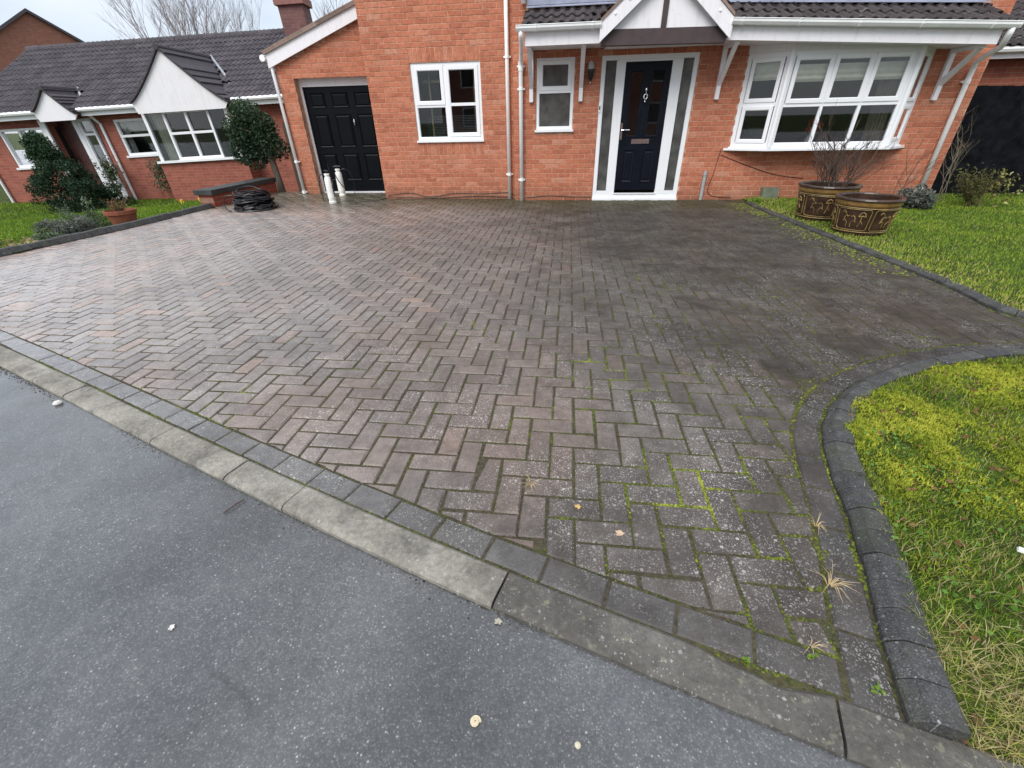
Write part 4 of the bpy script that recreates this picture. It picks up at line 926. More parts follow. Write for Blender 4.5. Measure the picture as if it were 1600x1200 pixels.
# cables clipped along the foot of the wall
def cable(pts, r=0.005, name='cable'):
    mb = MB(); mb.tube(catmull(pts, 0.04), r, 5); return mb.build(name, M_BLACKPL, house)
cable([(-3.47, Y_W - 0.02, 0.06), (-3.0, Y_W - 0.02, 0.11), (-2.6, Y_W - 0.02, 0.04), (-2.1, Y_W - 0.02, 0.10), (-1.6, Y_W - 0.02, 0.09), (-1.1, Y_W - 0.02, 0.11), (-0.96, Y_W - 0.02, 0.06)])
cable([(-3.9, 6.85, 0.006), (-3.6, 6.95, 0.01), (-3.3, Y_W - 0.03, 0.03), (-2.4, Y_W - 0.02, 0.02), (-1.7, Y_W - 0.02, 0.05), (-1.0, Y_W - 0.02, 0.03)], 0.006)
cable([(-0.72, Y_F - 0.015, 0.05), (-0.3, Y_F - 0.015, 0.075), (0.1, Y_F - 0.015, 0.06), (0.46, Y_F - 0.015, 0.055)])
cable([(2.56, Y_F - 0.015, 0.78), (2.52, Y_F - 0.015, 0.45), (2.50, Y_F - 0.015, 0.10), (2.9, Y_F - 0.015, 0.03)], 0.004)
cable([(2.58, Y_F - 0.015, 0.70), (3.0, Y_F - 0.015, 0.55), (3.5, Y_F - 0.015, 0.40), (4.0, Y_F - 0.015, 0.33)], 0.004)

# ------------------------------------------------------------------ bungalow next door
BD = Vector((2.61, 0.318, 0)).normalized(); BO = Vector((-16.81, 10.736, -0.57)); TILT = 0.035
BX = (BD + Vector((0, 0, TILT))).normalized(); BY = Vector((-BD.y, BD.x, 0)); BZ = BX.cross(BY)
BT = Matrix(((BX.x, BY.x, BZ.x, BO.x), (BX.y, BY.y, BZ.y, BO.y), (BX.z, BY.z, BZ.z, BO.z), (0, 0, 0, 1)))   # local: x along the wall, y into the house, z up
bung = empty('bungalow', BO + BD * 4.5, 'red brick bungalow with dark tiled roof and two white gables beyond the left garden', 'house')
rotb = math.atan2(BD.y, BD.x)
M_BBR = brick_tex_mat('bungalow_brick', (0.285, 0.085, 0.060), (0.36, 0.115, 0.080), (0.30, 0.17, 0.13), rotb)
def bm_(): return MB(BT)
BWIN = [(0.72, 2.02, 0.90, 1.87), (4.12, 5.12, 1.03, 1.93)]; BPORCH = (2.22, 3.58, -0.1, 2.02); BEAVE = 2.10; BLEN = 9.2
def bwall(x0, x1, z0, z1, holes, y0=0.0, th=0.2):
    xsv = sorted({x0, x1, *[h[0] for h in holes], *[h[1] for h in holes]}); zsv = sorted({z0, z1, *[min(max(z0, h[2]), z1) for h in holes], *[min(z1, h[3]) for h in holes]})
    mb = bm_()
    for a, b in zip(xsv, xsv[1:]):
        for c, d in zip(zsv, zsv[1:]):
            if any(h[0] - 1e-6 <= a and b <= h[1] + 1e-6 and h[2] - 1e-6 <= c and d <= h[3] + 1e-6 for h in holes): continue
            mb.box(a, b, y0, y0 + th, c, d)
    return mb.build('wall', M_BBR, bung)
bwall(0.0, 5.40, -0.25, BEAVE, BWIN + [BPORCH]); bwall(7.75, BLEN, -0.45, BEAVE, [])
mb = bm_(); mb.box(0.0, 0.2, 0.2, 6.5, -0.3, BEAVE); mb.build('wall', M_BBR, bung)
mb = bm_(); mb.box(BLEN - 0.2, BLEN, 0.2, 6.5, -0.5, BEAVE); mb.build('wall', M_BBR, bung)
def bwindow(x0, x1, z0, z1, y, mull=(), trans=(), curt=None):
    P = lambda s, z, d: BT @ Vector((s, y - d, z))
    mb = MB(); ring(mb, P, x0, x1, z0, z1, 0.06, -0.05, 0.03, 0.008)
    for m, za, zb in mull: bar(mb, P, m - 0.03, m + 0.03, za, zb, -0.04, 0.032)
    for t, xa, xb in trans: bar(mb, P, xa, xb, t - 0.03, t + 0.03, -0.04, 0.034)
    w = mb.build('window', M_WHITE, bung); pane(P, x0 + 0.05, x1 - 0.05, z0 + 0.05, z1 - 0.05, -0.03, w)
    mb = MB(); bar(mb, P, x0 - 0.04, x1 + 0.04, z0 - 0.05, z0 + 0.002, -0.05, 0.09); mb.build('sill', M_WHITE, w)
    room(P, x0, x1, z0, z1, 0.8, w)
    if curt:
        for a, b, c, d in curt:
            mb = MB(); pts = [(a + (b - a) * k / 16, -0.14 + 0.02 * math.sin(k * 1.9)) for k in range(17)]
            mb.loft([[P(s, c, d_) for s, d_ in pts], [P(s, d, d_) for s, d_ in pts]], False, False, closed=False); mb.build('curtain', plain('net_curtain', (0.55, 0.54, 0.52), 0.9, 0.1, 6), w)
    return w
bwindow(*BWIN[0], 0.05, mull=((1.30, 0.92, 1.85), (1.66, 0.92, 1.85)), trans=((1.42, 1.30, 1.66),), curt=[(0.75, 1.22, 0.92, 1.85)])
bwindow(*BWIN[1], 0.05, trans=((1.52, 4.14, 5.1),), curt=[(4.16, 4.32, 1.05, 1.9), (4.15, 5.08, 1.62, 1.9)])
# bay
mb = bm_(); mb.box(5.32, 7.80, -0.52, 0.0, -0.35, 0.80); mb.build('wall', M_BBR, bung)
bwindow(5.90, 7.18, 0.86, 2.03, -0.46, mull=((6.54, 0.9, 2.0),), trans=((1.50, 5.93, 7.15),))
mb = bm_()
for a, b in ((5.36, 5.44), (7.62, 7.70)): mb.box(a, b, -0.50, -0.42, 0.85, 2.05)
mb.box(5.30, 7.82, -0.60, 0.0, 0.80, 0.857); mb.build('bay_sill', M_WHITE, bung)
for a, b in ((5.44, 5.90), (7.18, 7.62)): mb = bm_(); mb.box(a, b, -0.46, -0.44, 0.86, 2.03); mb.build('pane', M_GLASS, bung)
mb = bm_(); mb.box(5.36, 7.75, 0.18, 0.2, 0.86, 2.05); mb.box(5.36, 5.38, -0.4, 0.18, 0.86, 2.05); mb.box(7.73, 7.75, -0.4, 0.18, 0.86, 2.05); mb.build('interior', M_DARK, bung)
mb = bm_(); pts = [(5.50 + k * 0.016, -0.30 + 0.03 * math.sin(k * 1.7)) for k in range(18)]; mb.loft([[(x, y, 0.87) for x, y in pts], [(x - 0.02, y, 2.02) for x, y in pts]], False, False, closed=False); mb.build('curtain', plain('cream_curtain', (0.60, 0.56, 0.48), 0.9, 0.1, 6), bung)
# porch: brown door, white frames
mb = bm_(); mb.box(2.22, 3.0, 0.35, 0.40, -0.1, 2.02); mb.build('front_door', plain('mahogany_door', (0.085, 0.035, 0.030), 0.45, 0.3, 5), bung)
mb = bm_(); mb.box(2.06, 2.22, -0.06, 0.06, -0.1, 2.05); mb.build('post', M_WHITE, bung)
mb = bm_(); mb.box(2.98, 3.10, -0.02, 0.30, -0.1, 2.05); mb.build('post', M_WHITE, bung)
bwindow(3.12, 3.52, 0.35, 2.0, 0.0, trans=((1.62, 3.15, 3.5),)); mb = bm_(); mb.box(3.10, 3.56, -0.02, 0.04, -0.1, 0.34); mb.build('panel', M_WHITE, bung)
# roof
RH, RD, EY = 4.05, 3.05, -0.36           # ridge height, ridge depth, eave line
rp = math.atan2(RH - (BEAVE + 0.12), RD - EY); rl = math.hypot(RD - EY, RH - BEAVE - 0.12)
mb = bm_(); mb.hexa([(0.10, EY, BEAVE + 0.05), (BLEN + 0.1, EY, BEAVE + 0.05), (BLEN + 0.1, RD, RH - 0.08), (0.10, RD, RH - 0.08)], [(0.10, EY, BEAVE + 0.10), (BLEN + 0.1, EY, BEAVE + 0.10), (BLEN + 0.1, RD, RH - 0.02), (0.10, RD, RH - 0.02)]); broof = mb.build('roof', M_BTILE, bung)
mb = bm_(); mb.hexa([(0.10, RD + 0.01, RH - 0.08), (BLEN + 0.1, RD + 0.01, RH - 0.08), (BLEN + 0.1, 6.8, BEAVE), (0.10, 6.8, BEAVE)], [(0.10, RD + 0.01, RH - 0.02), (BLEN + 0.1, RD + 0.01, RH - 0.02), (BLEN + 0.1, 6.8, BEAVE + 0.06), (0.10, 6.8, BEAVE + 0.06)]); mb.build('roof', M_BTILE, bung)
BTILE, BTMB = tile_mesh(M_BTILE_I, 0.335, 0.40)
rotm = BT.to_3x3() @ Matrix.Rotation(rp, 3, 'X'); ncol = int((BLEN - 0.1) / 0.30) + 1; nrow = int(rl / 0.31) + 1; cand = []
for r in range(nrow):
    for c in range(ncol):
        lx = 0.08 + c * 0.30; d = r * 0.31 - 0.05; lp = Vector((lx, EY + d * math.cos(rp), BEAVE + 0.125 + d * math.sin(rp)))
        # leave out what the two gable roofs cover
        if 2.62 < lx + 0.15 < 3.45 and d < 0.9 - abs(lx + 0.15 - 3.05): continue
        if 5.55 < lx + 0.15 < 7.5 and d < 1.9 - 1.3 * abs(lx + 0.15 - 6.6): continue
        cand.append((pix(BT @ lp), lp))
cand.sort(key=lambda t: (0 if (t[0] and 0 < t[0][0] < 1600 and t[0][1] > 0) else 1, t[0][2] if t[0] else 99)); bm2 = MB()
for i, (a, lp) in enumerate(cand):
    if i < 280:
        o = bpy.data.objects.new('tile', BTILE); COL.objects.link(o); o.parent = broof
        e = (rotm @ Matrix.Rotation(random.gauss(0, 0.006), 3, 'X')); o.matrix_local = Matrix.Translation(BT @ lp - wpos(broof)) @ e.to_4x4() @ Matrix.Diagonal((0.94, 1, 1, 1))
    else:
        bm2.tint = random.random(); base = len(bm2.v); M4 = Matrix.Translation(BT @ lp) @ rotm.to_4x4()
        bm2.v += [M4 @ v for v in BTMB.v]
        for f in BTMB.f: bm2.f.append(tuple(k + base for k in f)); bm2.t.append(bm2.tint)
if bm2.f: bm2.build('tile', M_BTILE, broof, kind='stuff')
mb = bm_(); k = 0; x = 0.10
while x < BLEN:
    mb = bm_(); mb.tube([(x, RD, RH - 0.015), (min(x + 0.43, BLEN + 0.1), RD, RH - 0.012)], 0.10, 10); mb.build('ridge_tile', M_BTILE_I, broof); x += 0.44
mb = bm_()
for a, b in ((-0.2, 2.50), (3.62, 5.32), (7.85, BLEN + 0.15)):
    mb = bm_(); mb.box(a, b, EY + 0.02, EY + 0.045, BEAVE - 0.06, BEAVE + 0.09); mb.build('fascia', M_WHITE, bung)
    mb = bm_(); mb.tube([(a, EY - 0.04, BEAVE + 0.085), (b, EY - 0.04, BEAVE + 0.085)], 0.052, 8); mb.build('gutter', M_WHITE, bung)
# gables with swept sides
def bgable(xl, xr, zl, xa, za, zb, yf, name, ridge_len):
    mb = bm_(); L, Rr = [], []
    for k in range(9):
        t = k / 8; s = t ** 1.18
        L.append((xl + (xa - xl) * t, zl + (za - zl) * s)); Rr.append((xr + (xa - xr) * t, zl - 0.10 + (za - zl + 0.10) * s))
    poly = [(xl + 0.06, zb)] + [(xr - 0.10, zb)] + Rr + L[::-1][1:]
    f = [mb.vert((x, yf, z)) for x, z in poly]; b = [mb.vert((x, yf + 0.03, z)) for x, z in poly]; mb.face(f); mb.face(b[::-1])
    for i in range(len(f)): j = (i + 1) % len(f); mb.face((f[j], f[i], b[i], b[j]))
    g = mb.build('gable', M_PAINT, bung)
    for side in (L, Rr):
        mb = bm_(); e = 0.05
        loops = [[(x, yf - 0.07, z + 0.012), (x, yf - 0.07, z + 0.012 + e), (x, yf + ridge_len * (0.18 + 0.82 * (k / 8)), z + e + 0.012), (x, yf + ridge_len * (0.18 + 0.82 * (k / 8)), z + 0.012)] for k, (x, z) in enumerate(side)]
        mb.loft(loops); mb.build('roof', M_BTILE_I, bung)
    # tile courses on the side that faces the street
    for r in range(6):
        t0 = r / 6.0; k0 = Rr[min(8, int(round(t0 * 8)))]
        mb = bm_(); y1 = yf + ridge_len * (0.22 + 0.78 * t0); x, z = k0
        x2, z2 = Rr[min(8, int(round(t0 * 8)) + 1)]
        mb.hexa([(x, yf - 0.075, z + 0.075), (x, y1, z + 0.075), (x2, y1, z2 + 0.068), (x2, yf - 0.075, z2 + 0.068)], [(x + 0.01, yf - 0.075, z + 0.105), (x + 0.01, y1, z + 0.105), (x2, y1, z2 + 0.075), (x2, yf - 0.075, z2 + 0.075)]); mb.build('tile_course', M_BTILE_I, g)
    mb = bm_(); mb.tube([(xa, yf - 0.08, za + 0.045), (xa, yf + ridge_len, za + 0.05)], 0.065, 8); mb.build('ridge_tile', M_BTILE_I, g)
    mb = bm_(); mb.tube([(xr + 0.02, yf + ridge_len * 0.24, zl + 0.03), ((xr + xa) / 2 + 0.05, yf + ridge_len * 0.62, (zl + za) / 2 + 0.10), (xa, yf + ridge_len, za + 0.10)], 0.035, 6); mb.build('valley_flashing', plain('pale_valley', (0.34, 0.36, 0.40), 0.6, 0.2, 9), g)
bgable(2.50, 3.63, 2.17, 3.07, 2.66, 1.96, -0.50, 'gable', 1.15); bgable(5.33, 7.86, 2.22, 6.58, 3.30, 1.99, -0.62, 'gable', 2.3)
def bpipe(x, y, zt):
    mb = bm_(); mb.tube([(x, y, -0.15), (x, y, zt - 0.25), (x - 0.03, y - 0.25, zt)], 0.035, 8); mb.build('downpipe', M_WHITE, bung)
bpipe(0.0, -0.05, 2.1); bpipe(3.78, -0.05, 2.1)
# chimney
mb = bm_(); mb.box(8.50, 9.24, 2.75, 3.35, 3.2, 4.62); ch = mb.build('chimney', brick_tex_mat('chimney_brick', (0.16, 0.075, 0.07), (0.20, 0.095, 0.085), (0.17, 0.12, 0.11), rotb), bung)
mb = bm_(); mb.box(8.43, 9.31, 2.67, 3.43, 4.62, 4.80); mb.build('chimney_band', plain('chimney_band_brick', (0.26, 0.12, 0.10), 0.85, 0.25, 9), ch)
mb = bm_(); mb.box(8.48, 9.26, 2.73, 3.37, 4.80, 4.88); mb.build('chimney_cap', plain('chimney_mortar', (0.17, 0.15, 0.15), 0.9, 0.2, 9), ch)
mb = bm_(); mb.lathe([(0.13, 0.0), (0.12, 0.45), (0.15, 0.5), (0.15, 0.55), (0.0, 0.55)], (8.86, 3.05, 4.88), 12); mb.build('chimney_pot', plain('clay_pot_dark', (0.20, 0.11, 0.10), 0.8, 0.2, 6), ch)

# house farther down the street
hx, hy = -36.0, 32.5; far = empty('brick_house', (hx, hy, -1.0), 'far brick house whose gable shows above the bungalow roof', 'house')
M_FBR = brick_tex_mat('far_brick', (0.26, 0.105, 0.075), (0.31, 0.13, 0.09), (0.26, 0.16, 0.13), math.radians(57))
FT = Matrix.Translation((-35.9, 31.4, -1.0)) @ Matrix.Rotation(math.radians(57), 4, 'Z')
mb = MB(FT); hw, ht, ap = 5.2, 5.6, 8.95
mb.hexa([(-hw, 0, 0), (hw, 0, 0), (hw, 9, 0), (-hw, 9, 0)], [(-hw, 0, ht), (hw, 0, ht), (hw, 9, ht), (-hw, 9, ht)]); mb.hexa([(-hw, 0, ht), (hw, 0, ht), (hw, 9, ht), (-hw, 9, ht)], [(-0.02, 0, ap), (0.02, 0, ap), (0.02, 9, ap), (-0.02, 9, ap)]); mb.build('wall', M_FBR, far)
for s in (-1, 1):
    mb = MB(FT); k = (ap - ht) / hw; pr = [(s * (hw + 0.35), ht - 0.35 * k), (0, ap + 0.02), (0, ap + 0.20), (s * (hw + 0.35), ht - 0.35 * k + 0.18)]
    a = [(x, -0.22, z) for x, z in pr]; b = [(x, 9.2, z) for x, z in pr]; mb.hexa(a if s < 0 else a[::-1], b if s < 0 else b[::-1]); mb.build('roof', M_BTILE_I, far)

# ------------------------------------------------------------------ neighbour on the right
nb = empty('brick_house', (8.5, 9.0, 0), 'neighbouring brick house with tiled roof behind the black fence', 'house')
M_NBR = brick_tex_mat('neighbour_brick', (0.34, 0.10, 0.06), (0.40, 0.125, 0.075), (0.36, 0.21, 0.15), 0.0)
mb = MB(); mb.box(6.30, 14, 8.6, 8.8, -0.2, 2.10); mb.build('wall', M_NBR, nb)
mb = MB(); mb.box(6.75, 14, 11.0, 11.2, 2.0, 6.0); mb.build('wall', M_NBR, nb)
mb = MB(); mb.hexa([(6.2, 8.28, 1.98), (14, 8.28, 1.98), (14, 8.30, 1.98), (6.2, 8.30, 1.98)], [(6.2, 8.28, 2.12), (14, 8.28, 2.12), (14, 8.30, 2.12), (6.2, 8.30, 2.12)]); mb.build('fascia', M_PAINT, nb)
mb = MB(); mb.tube([(6.2, 8.22, 2.10), (14, 8.22, 2.10)], 0.05, 8); mb.build('gutter', M_GUTTER, nb)
mb = MB(); mb.hexa([(6.2, 8.2, 2.08), (14, 8.2, 2.08), (14, 11.0, 3.35), (6.2, 11.0, 3.35)], [(6.2, 8.2, 2.12), (14, 8.2, 2.12), (14, 11.0, 3.39), (6.2, 11.0, 3.39)]); nroof = mb.build('roof', M_TILE_I, nb)
npit = math.atan2(1.27, 2.8)
for r in range(9):
    for c in range(10):
        o = bpy.data.objects.new('tile', TILE); COL.objects.link(o); o.parent = nroof
        o.location = Vector((6.2 + c * 0.30, 8.17 + r * 0.31 * math.cos(npit), 2.13 + r * 0.31 * math.sin(npit))) - wpos(nroof); o.scale = (0.94, 0.9, 1); o.rotation_euler = (npit, 0, random.gauss(0, 0.004))
mb = MB(); mb.tube([(6.9, 10.95, 2.9), (6.9, 10.95, 6)], 0.06, 8); mb.build('downpipe', M_GUTTER, nb)
fence = empty('fence', (7.2, 7.62, 0), 'tall black boarded fence in deep shade at the right end of the house', 'fence')
M_FENCE = plain('black_fence_stain', (0.007, 0.0078, 0.010), 0.95, 0.7, 9.0, 0.08)
x = 6.02; k = 0
while x < 10.2:
    w = 0.125; zt = 1.60 - 0.02 * (x - 6.02) + random.uniform(-0.006, 0.006)
    mb = MB(); mb.hexa([(x, 7.62, -0.3), (x + w - 0.006, 7.608, -0.3), (x + w - 0.006, 7.63, -0.3), (x, 7.635, -0.3)], [(x, 7.62, zt), (x + w - 0.006, 7.608, zt), (x + w - 0.006, 7.63, zt), (x, 7.635, zt)]); mb.build('board', M_FENCE, fence); x += w
for z in (0.4, 1.2): mb = MB(); mb.box(6.02, 10.2, 7.64, 7.70, z, z + 0.08); mb.build('rail', M_FENCE, fence)

# ------------------------------------------------------------------ house across the road, behind the camera: it is what the panes and the damp road mirror
opp = empty('brick_house', (0, -19, 0), 'brick house across the road, mirrored in the window panes', 'house')
M_OBR = brick_tex_mat('opposite_brick', (0.30, 0.10, 0.065), (0.36, 0.125, 0.08), (0.34, 0.22, 0.17), 0.0)
mb = MB(); mb.box(-9, 8, -26, -19, -0.2, 4.9); mb.build('wall', M_OBR, opp)
for sg in (-1, 1):
    pr = [(-22.5 + sg * 3.9, 4.75), (-22.5, 7.4), (-22.5, 7.58), (-22.5 + sg * 3.9, 4.93)]; a = [(-9.3, y, z) for y, z in pr]; b = [(8.3, y, z) for y, z in pr]
    mb = MB(); mb.hexa(a if sg > 0 else a[::-1], b if sg > 0 else b[::-1]); mb.build('roof', M_TILE_I, opp)
for x in (-7.5, -4.2, 1.2, 4.8):
    for z in (0.9, 3.2):
        if z == 0.9 and x == 1.2: continue
        mb = MB(); Po = lambda s_, zz, d: Vector((-s_, -19.0 + d, zz)); ring(mb, Po, -x - 1.6, -x, z, z + 1.2, 0.07, -0.05, 0.04); wo = mb.build('window', M_WHITE, opp)
        mb = MB(); bar(mb, Po, -x - 1.55, -x - 0.05, z + 0.05, z + 1.15, -0.04, 0.015); mb.build('pane', M_BLACKPL, wo)
mb = MB(); mb.box(1.3, 2.3, -19.0, -18.96, 0.0, 2.1); mb.build('front_door', M_WHITE, opp)

# ------------------------------------------------------------------ lawns
def kerb_ya(X):
    k = 0.00342796 * X ** 3 + 0.02532819 * X ** 2 - 0.32216938 * X - 0.82086473; y0 = kerb_y(-3.6); sl = (kerb_y(-3.5) - y0) / 0.1
    return np.where(X < -3.6, y0 + sl * (X + 3.6), k)
def nzv(X, Y, z, s): return np.array([mnoise.noise(Vector((x * s, y * s, z))) for x, y in zip(np.ravel(X), np.ravel(Y))]).reshape(np.shape(X))
def grid_sheet(name, x0, x1, y0, y1, step, zf, inside, mat, label, kind='structure'):
    nx, ny = int((x1 - x0) / step) + 1, int((y1 - y0) / step) + 1
    gx, gy = np.meshgrid(x0 + step * np.arange(nx), y0 + step * np.arange(ny), indexing='ij')
    V = np.stack([gx, gy, zf(gx, gy)], 2).reshape(-1, 3); I = np.arange(nx * ny).reshape(nx, ny)
    F = np.stack([I[:-1, :-1], I[1:, :-1], I[1:, 1:], I[:-1, 1:]], 2).reshape(-1, 4)
    F = F[inside((gx[:-1, :-1] + step / 2).ravel(), (gy[:-1, :-1] + step / 2).ravel())]
    return tag(npmesh(name, V, F, mat, smooth=True), label, kind=kind)
KRo = offset(KR, -0.098)[::2]; FKo = offset(FK, 0.075)[::-1][::2]; KLo = offset(KL, -0.10)[::2]
near_in = lambda X, Y: (Y > kerb_ya(X) + 0.115) & (X > 0.85) & (((Y < -0.95) & (X > 1.0)) | ((sdist(KRo, X, Y) < 0.02) & (Y < 1.45)))
near_z = lambda X, Y: 0.024 + 0.016 * nzv(X, Y, 1, 2.3) + 0.010 * nzv(X, Y, 5, 9.0) - 0.030 * np.clip((0.40 - (Y - kerb_ya(X))) / 0.3, 0, 1)
grid_sheet('lawn', 0.85, 5.0, -2.4, 1.5, 0.04, near_z, near_in, M_LAWN, 'mossy yellow-green lawn inside the curved kerb in the corner')
far_in = lambda X, Y: ((sdist(FKo, X, Y) < 0.02) & (X > 2.9)) & (Y < 7.6) & ((Y < 6.98) | (X > 6.05))
far_z = lambda X, Y: 0.022 + 0.012 * nzv(X, Y, 2, 1.5) - 0.06 * np.clip((X - 4) / 3, 0, 1)
grid_sheet('lawn', 2.9, 10.0, 1.5, 7.7, 0.10, far_z, far_in, M_LAWN, 'bright green lawn on the right behind the planters')
def lz(X, Y): return 0.02 - 0.59 * np.clip(((-6.6 - X) * 0.5 + np.maximum(0, Y - 3.5) * 0.5) / 5.5, 0, 1) + 0.02 * nzv(X, Y, 4, 0.7)
def left_ok(X, Y): return (Y > kerb_ya(X) + 0.3) & (Y < 14.5) & (X < -5.6) & ((X < -6.45) | (Y > 8.3)) & ((sdist(KLo, X, Y) < 0.03) | (X < -7.0) | (Y > 6.2))
grid_sheet('lawn', -26, -5.5, 1.2, 14.6, 0.2, lz, left_ok, M_LAWN, 'front lawn of the bungalow on the left')

def grass(name, pts, h, w, tints, mat, label, lean=0.6):
    """pts (n,3) roots; per-blade height h, width w, tint arrays"""
    n = len(pts); a = rng.uniform(0, 2 * np.pi, n); b = rng.uniform(0, 2 * np.pi, n); ln = rng.uniform(0.1, lean, n) * h
    side = np.stack([np.cos(a), np.sin(a), np.zeros(n)], 1) * (w / 2)[:, None]; dr = np.stack([np.cos(b), np.sin(b), np.zeros(n)], 1)
    up = np.array([0, 0, 1.0])
    p0, p1 = pts - side, pts + side; mid = pts + dr * (ln * 0.35)[:, None] + up * (h * 0.6)[:, None]
    p2, p3 = mid + side * 0.8, mid - side * 0.8; tip = pts + dr * ln[:, None] + up * h[:, None]
    V = np.stack([p0, p1, p2, p3, tip], 1).reshape(-1, 3); k = np.arange(n)[:, None] * 5
    F = np.concatenate([k + np.array([0, 1, 2]), k + np.array([0, 2, 3]), k + np.array([3, 2, 4])], 1).reshape(-1, 3)
    o = npmesh(name, V, F, mat, tint=np.repeat(tints, 3)); return tag(o, label, 'grass', kind='stuff')
_Rn = np.array(_R); _Cn = np.array(CAM_C)
def pixv(P): c = (P - _Cn) @ _Rn.T; z = np.maximum(c[:, 2], 1e-3); return np.stack([800 + CAM_F * c[:, 0] / z, 600 + CAM_F * c[:, 1] / z, c[:, 2]], 1)
def vis(X, Y, z=0.05): q = pixv(np.stack([X, Y, np.full(X.shape, z)], 1)); return (q[:, 2] > 0.05) & (q[:, 0] > -150) & (q[:, 0] < 1720) & (q[:, 1] > -50) & (q[:, 1] < 1300)
def scatter(n, x0, x1, y0, y1, inside, zf, weight=None):
    out = []; tot = 0
    for _ in range(40):
        X, Y = rng.uniform(x0, x1, n), rng.uniform(y0, y1, n); ok = vis(X, Y); X, Y = X[ok], Y[ok]; ok = inside(X, Y); X, Y = X[ok], Y[ok]
        if weight is not None: ok = rng.random(len(X)) < weight(X, Y); X, Y = X[ok], Y[ok]
        out.append(np.stack([X, Y, zf(X, Y)], 1)); tot += len(X)
        if tot >= n: break
    return np.concatenate(out)[:n]
# mossy corner lawn
def moss_f(X, Y): return 0.5 + 0.9 * nzv(X + 3, Y, 9, 2.1) + 0.35 * nzv(X, Y, 3, 6.5) + 0.45 * np.clip((Y + 0.55) / 0.5, 0, 1) * np.where(Y < 0.9, 1, 0.4) - 0.5 * np.clip((1.35 - X) / 0.2, 0, 1)
pts = scatter(26000, 0.9, 3.4, -1.9, 1.45, near_in, near_z, lambda X, Y: 1.0 / (1 + 0.5 * np.maximum(0, X - 1.4)))
mv = moss_f(pts[:, 0], pts[:, 1]); dry = 0.5 + 0.8 * nzv(pts[:, 0], pts[:, 1], 21, 3.1) + 0.6 * np.clip((-0.78 - pts[:, 1]) / 0.25, 0, 1)
tints = np.clip(rng.normal(0.38, 0.16, len(pts)) + 0.10 * mv, 0, 0.70); dm = rng.random(len(pts)) < np.clip(dry - 0.34, 0.10, 0.8) * np.clip(1.5 - mv, 0.25, 1); tints[dm] = rng.uniform(0.80, 1.0, dm.sum())
h = rng.uniform(0.008, 0.034, len(pts)) * np.clip(1.35 - 0.8 * mv, 0.45, 1.1) * np.where(dm, 1.35, 1.0)
grass('grass', pts, h, rng.uniform(0.0016, 0.0032, len(pts)), tints, M_GRASS, 'thin untidy grass growing through the mossy corner lawn', 1.3)
ps = scatter(1300, 1.0, 1.9, -1.5, -0.62, near_in, near_z, lambda X, Y: np.clip((-0.66 - Y) / 0.25, 0, 1) * np.clip(0.7 + 1.2 * nzv(X, Y, 64, 4.0), 0, 1)); ps[:, 2] += 0.008
grass('grass', ps, rng.uniform(0.012, 0.03, len(ps)), rng.uniform(0.0014, 0.0028, len(ps)), rng.uniform(0.78, 1.0, len(ps)), M_GRASS, 'flattened straw-coloured grass at the front tip of the corner lawn', 4.0)
# moss cushions: very short dense tufts
pts = scatter(42000, 0.95, 3.2, -1.2, 1.4, near_in, near_z, lambda X, Y: np.clip((moss_f(X, Y) - 0.38) * 1.3, 0, 1) * np.clip(0.62 + 1.6 * nzv(X, Y, 77, 7.0), 0.05, 1))
mv = moss_f(pts[:, 0], pts[:, 1]); bumpz = 0.016 * (0.5 + nzv(pts[:, 0], pts[:, 1], 31, 30.0)); pts[:, 2] += bumpz * np.clip(mv, 0, 1)
tints = np.clip(0.52 + 0.45 * (mv - 0.6) + 0.35 * nzv(pts[:, 0], pts[:, 1], 81, 5.0) + 22 * (bumpz - 0.008) * 0.6 + rng.normal(0, 0.12, len(pts)), 0.1, 1)
grass('moss', pts, rng.uniform(0.006, 0.016, len(pts)), rng.uniform(0.003, 0.006, len(pts)), tints, M_MOSS, 'yellow-green moss spreading through the corner lawn', 1.2)
# green lawn by the planters
pts = scatter(46000, 2.95, 8.5, 1.6, 7.5, lambda X, Y: far_in(X, Y) | ((np.abs(sdist(FKo, X, Y)) < 0.05) & (nzv(X, Y, 15, 3.0) > 0.0) & (Y < 6.9)), lambda X, Y: np.maximum(far_z(X, Y), 0.0))
ed = np.clip(1 + sdist(FKo, pts[:, 0], pts[:, 1]) / 0.9, 0, 1)
tints = np.clip(rng.normal(0.46, 0.11, len(pts)) + 0.34 * ed * rng.random(len(pts)) + 0.22 * nzv(pts[:, 0], pts[:, 1], 8, 1.6) + 0.12 * nzv(pts[:, 0], pts[:, 1], 9, 5.0), 0.05, 0.95)
dm = rng.random(len(pts)) < 0.04 + 0.16 * ed; tints[dm] = rng.uniform(0.76, 0.98, dm.sum())
grass('grass', pts, rng.uniform(0.012, 0.032, len(pts)), rng.uniform(0.004, 0.009, len(pts)), tints, M_GRASS, 'bright green grass of the lawn beside the planters', 0.9)
# bungalow lawn
pts = scatter(26000, -18, -6.7, 2.5, 11.4, lambda X, Y: left_ok(X, Y) & (X < -6.75) & (Y < 10.5 + 0.12 * (X + 16.8)), lz)
tints = np.clip(rng.normal(0.40, 0.10, len(pts)) + 0.12 * nzv(pts[:, 0], pts[:, 1], 8, 0.8), 0.05, 0.72)
grass('grass', pts, rng.uniform(0.03, 0.06, len(pts)), rng.uniform(0.010, 0.020, len(pts)), tints, M_GRASS, 'neat green grass of the bungalow front lawn', 0.8)

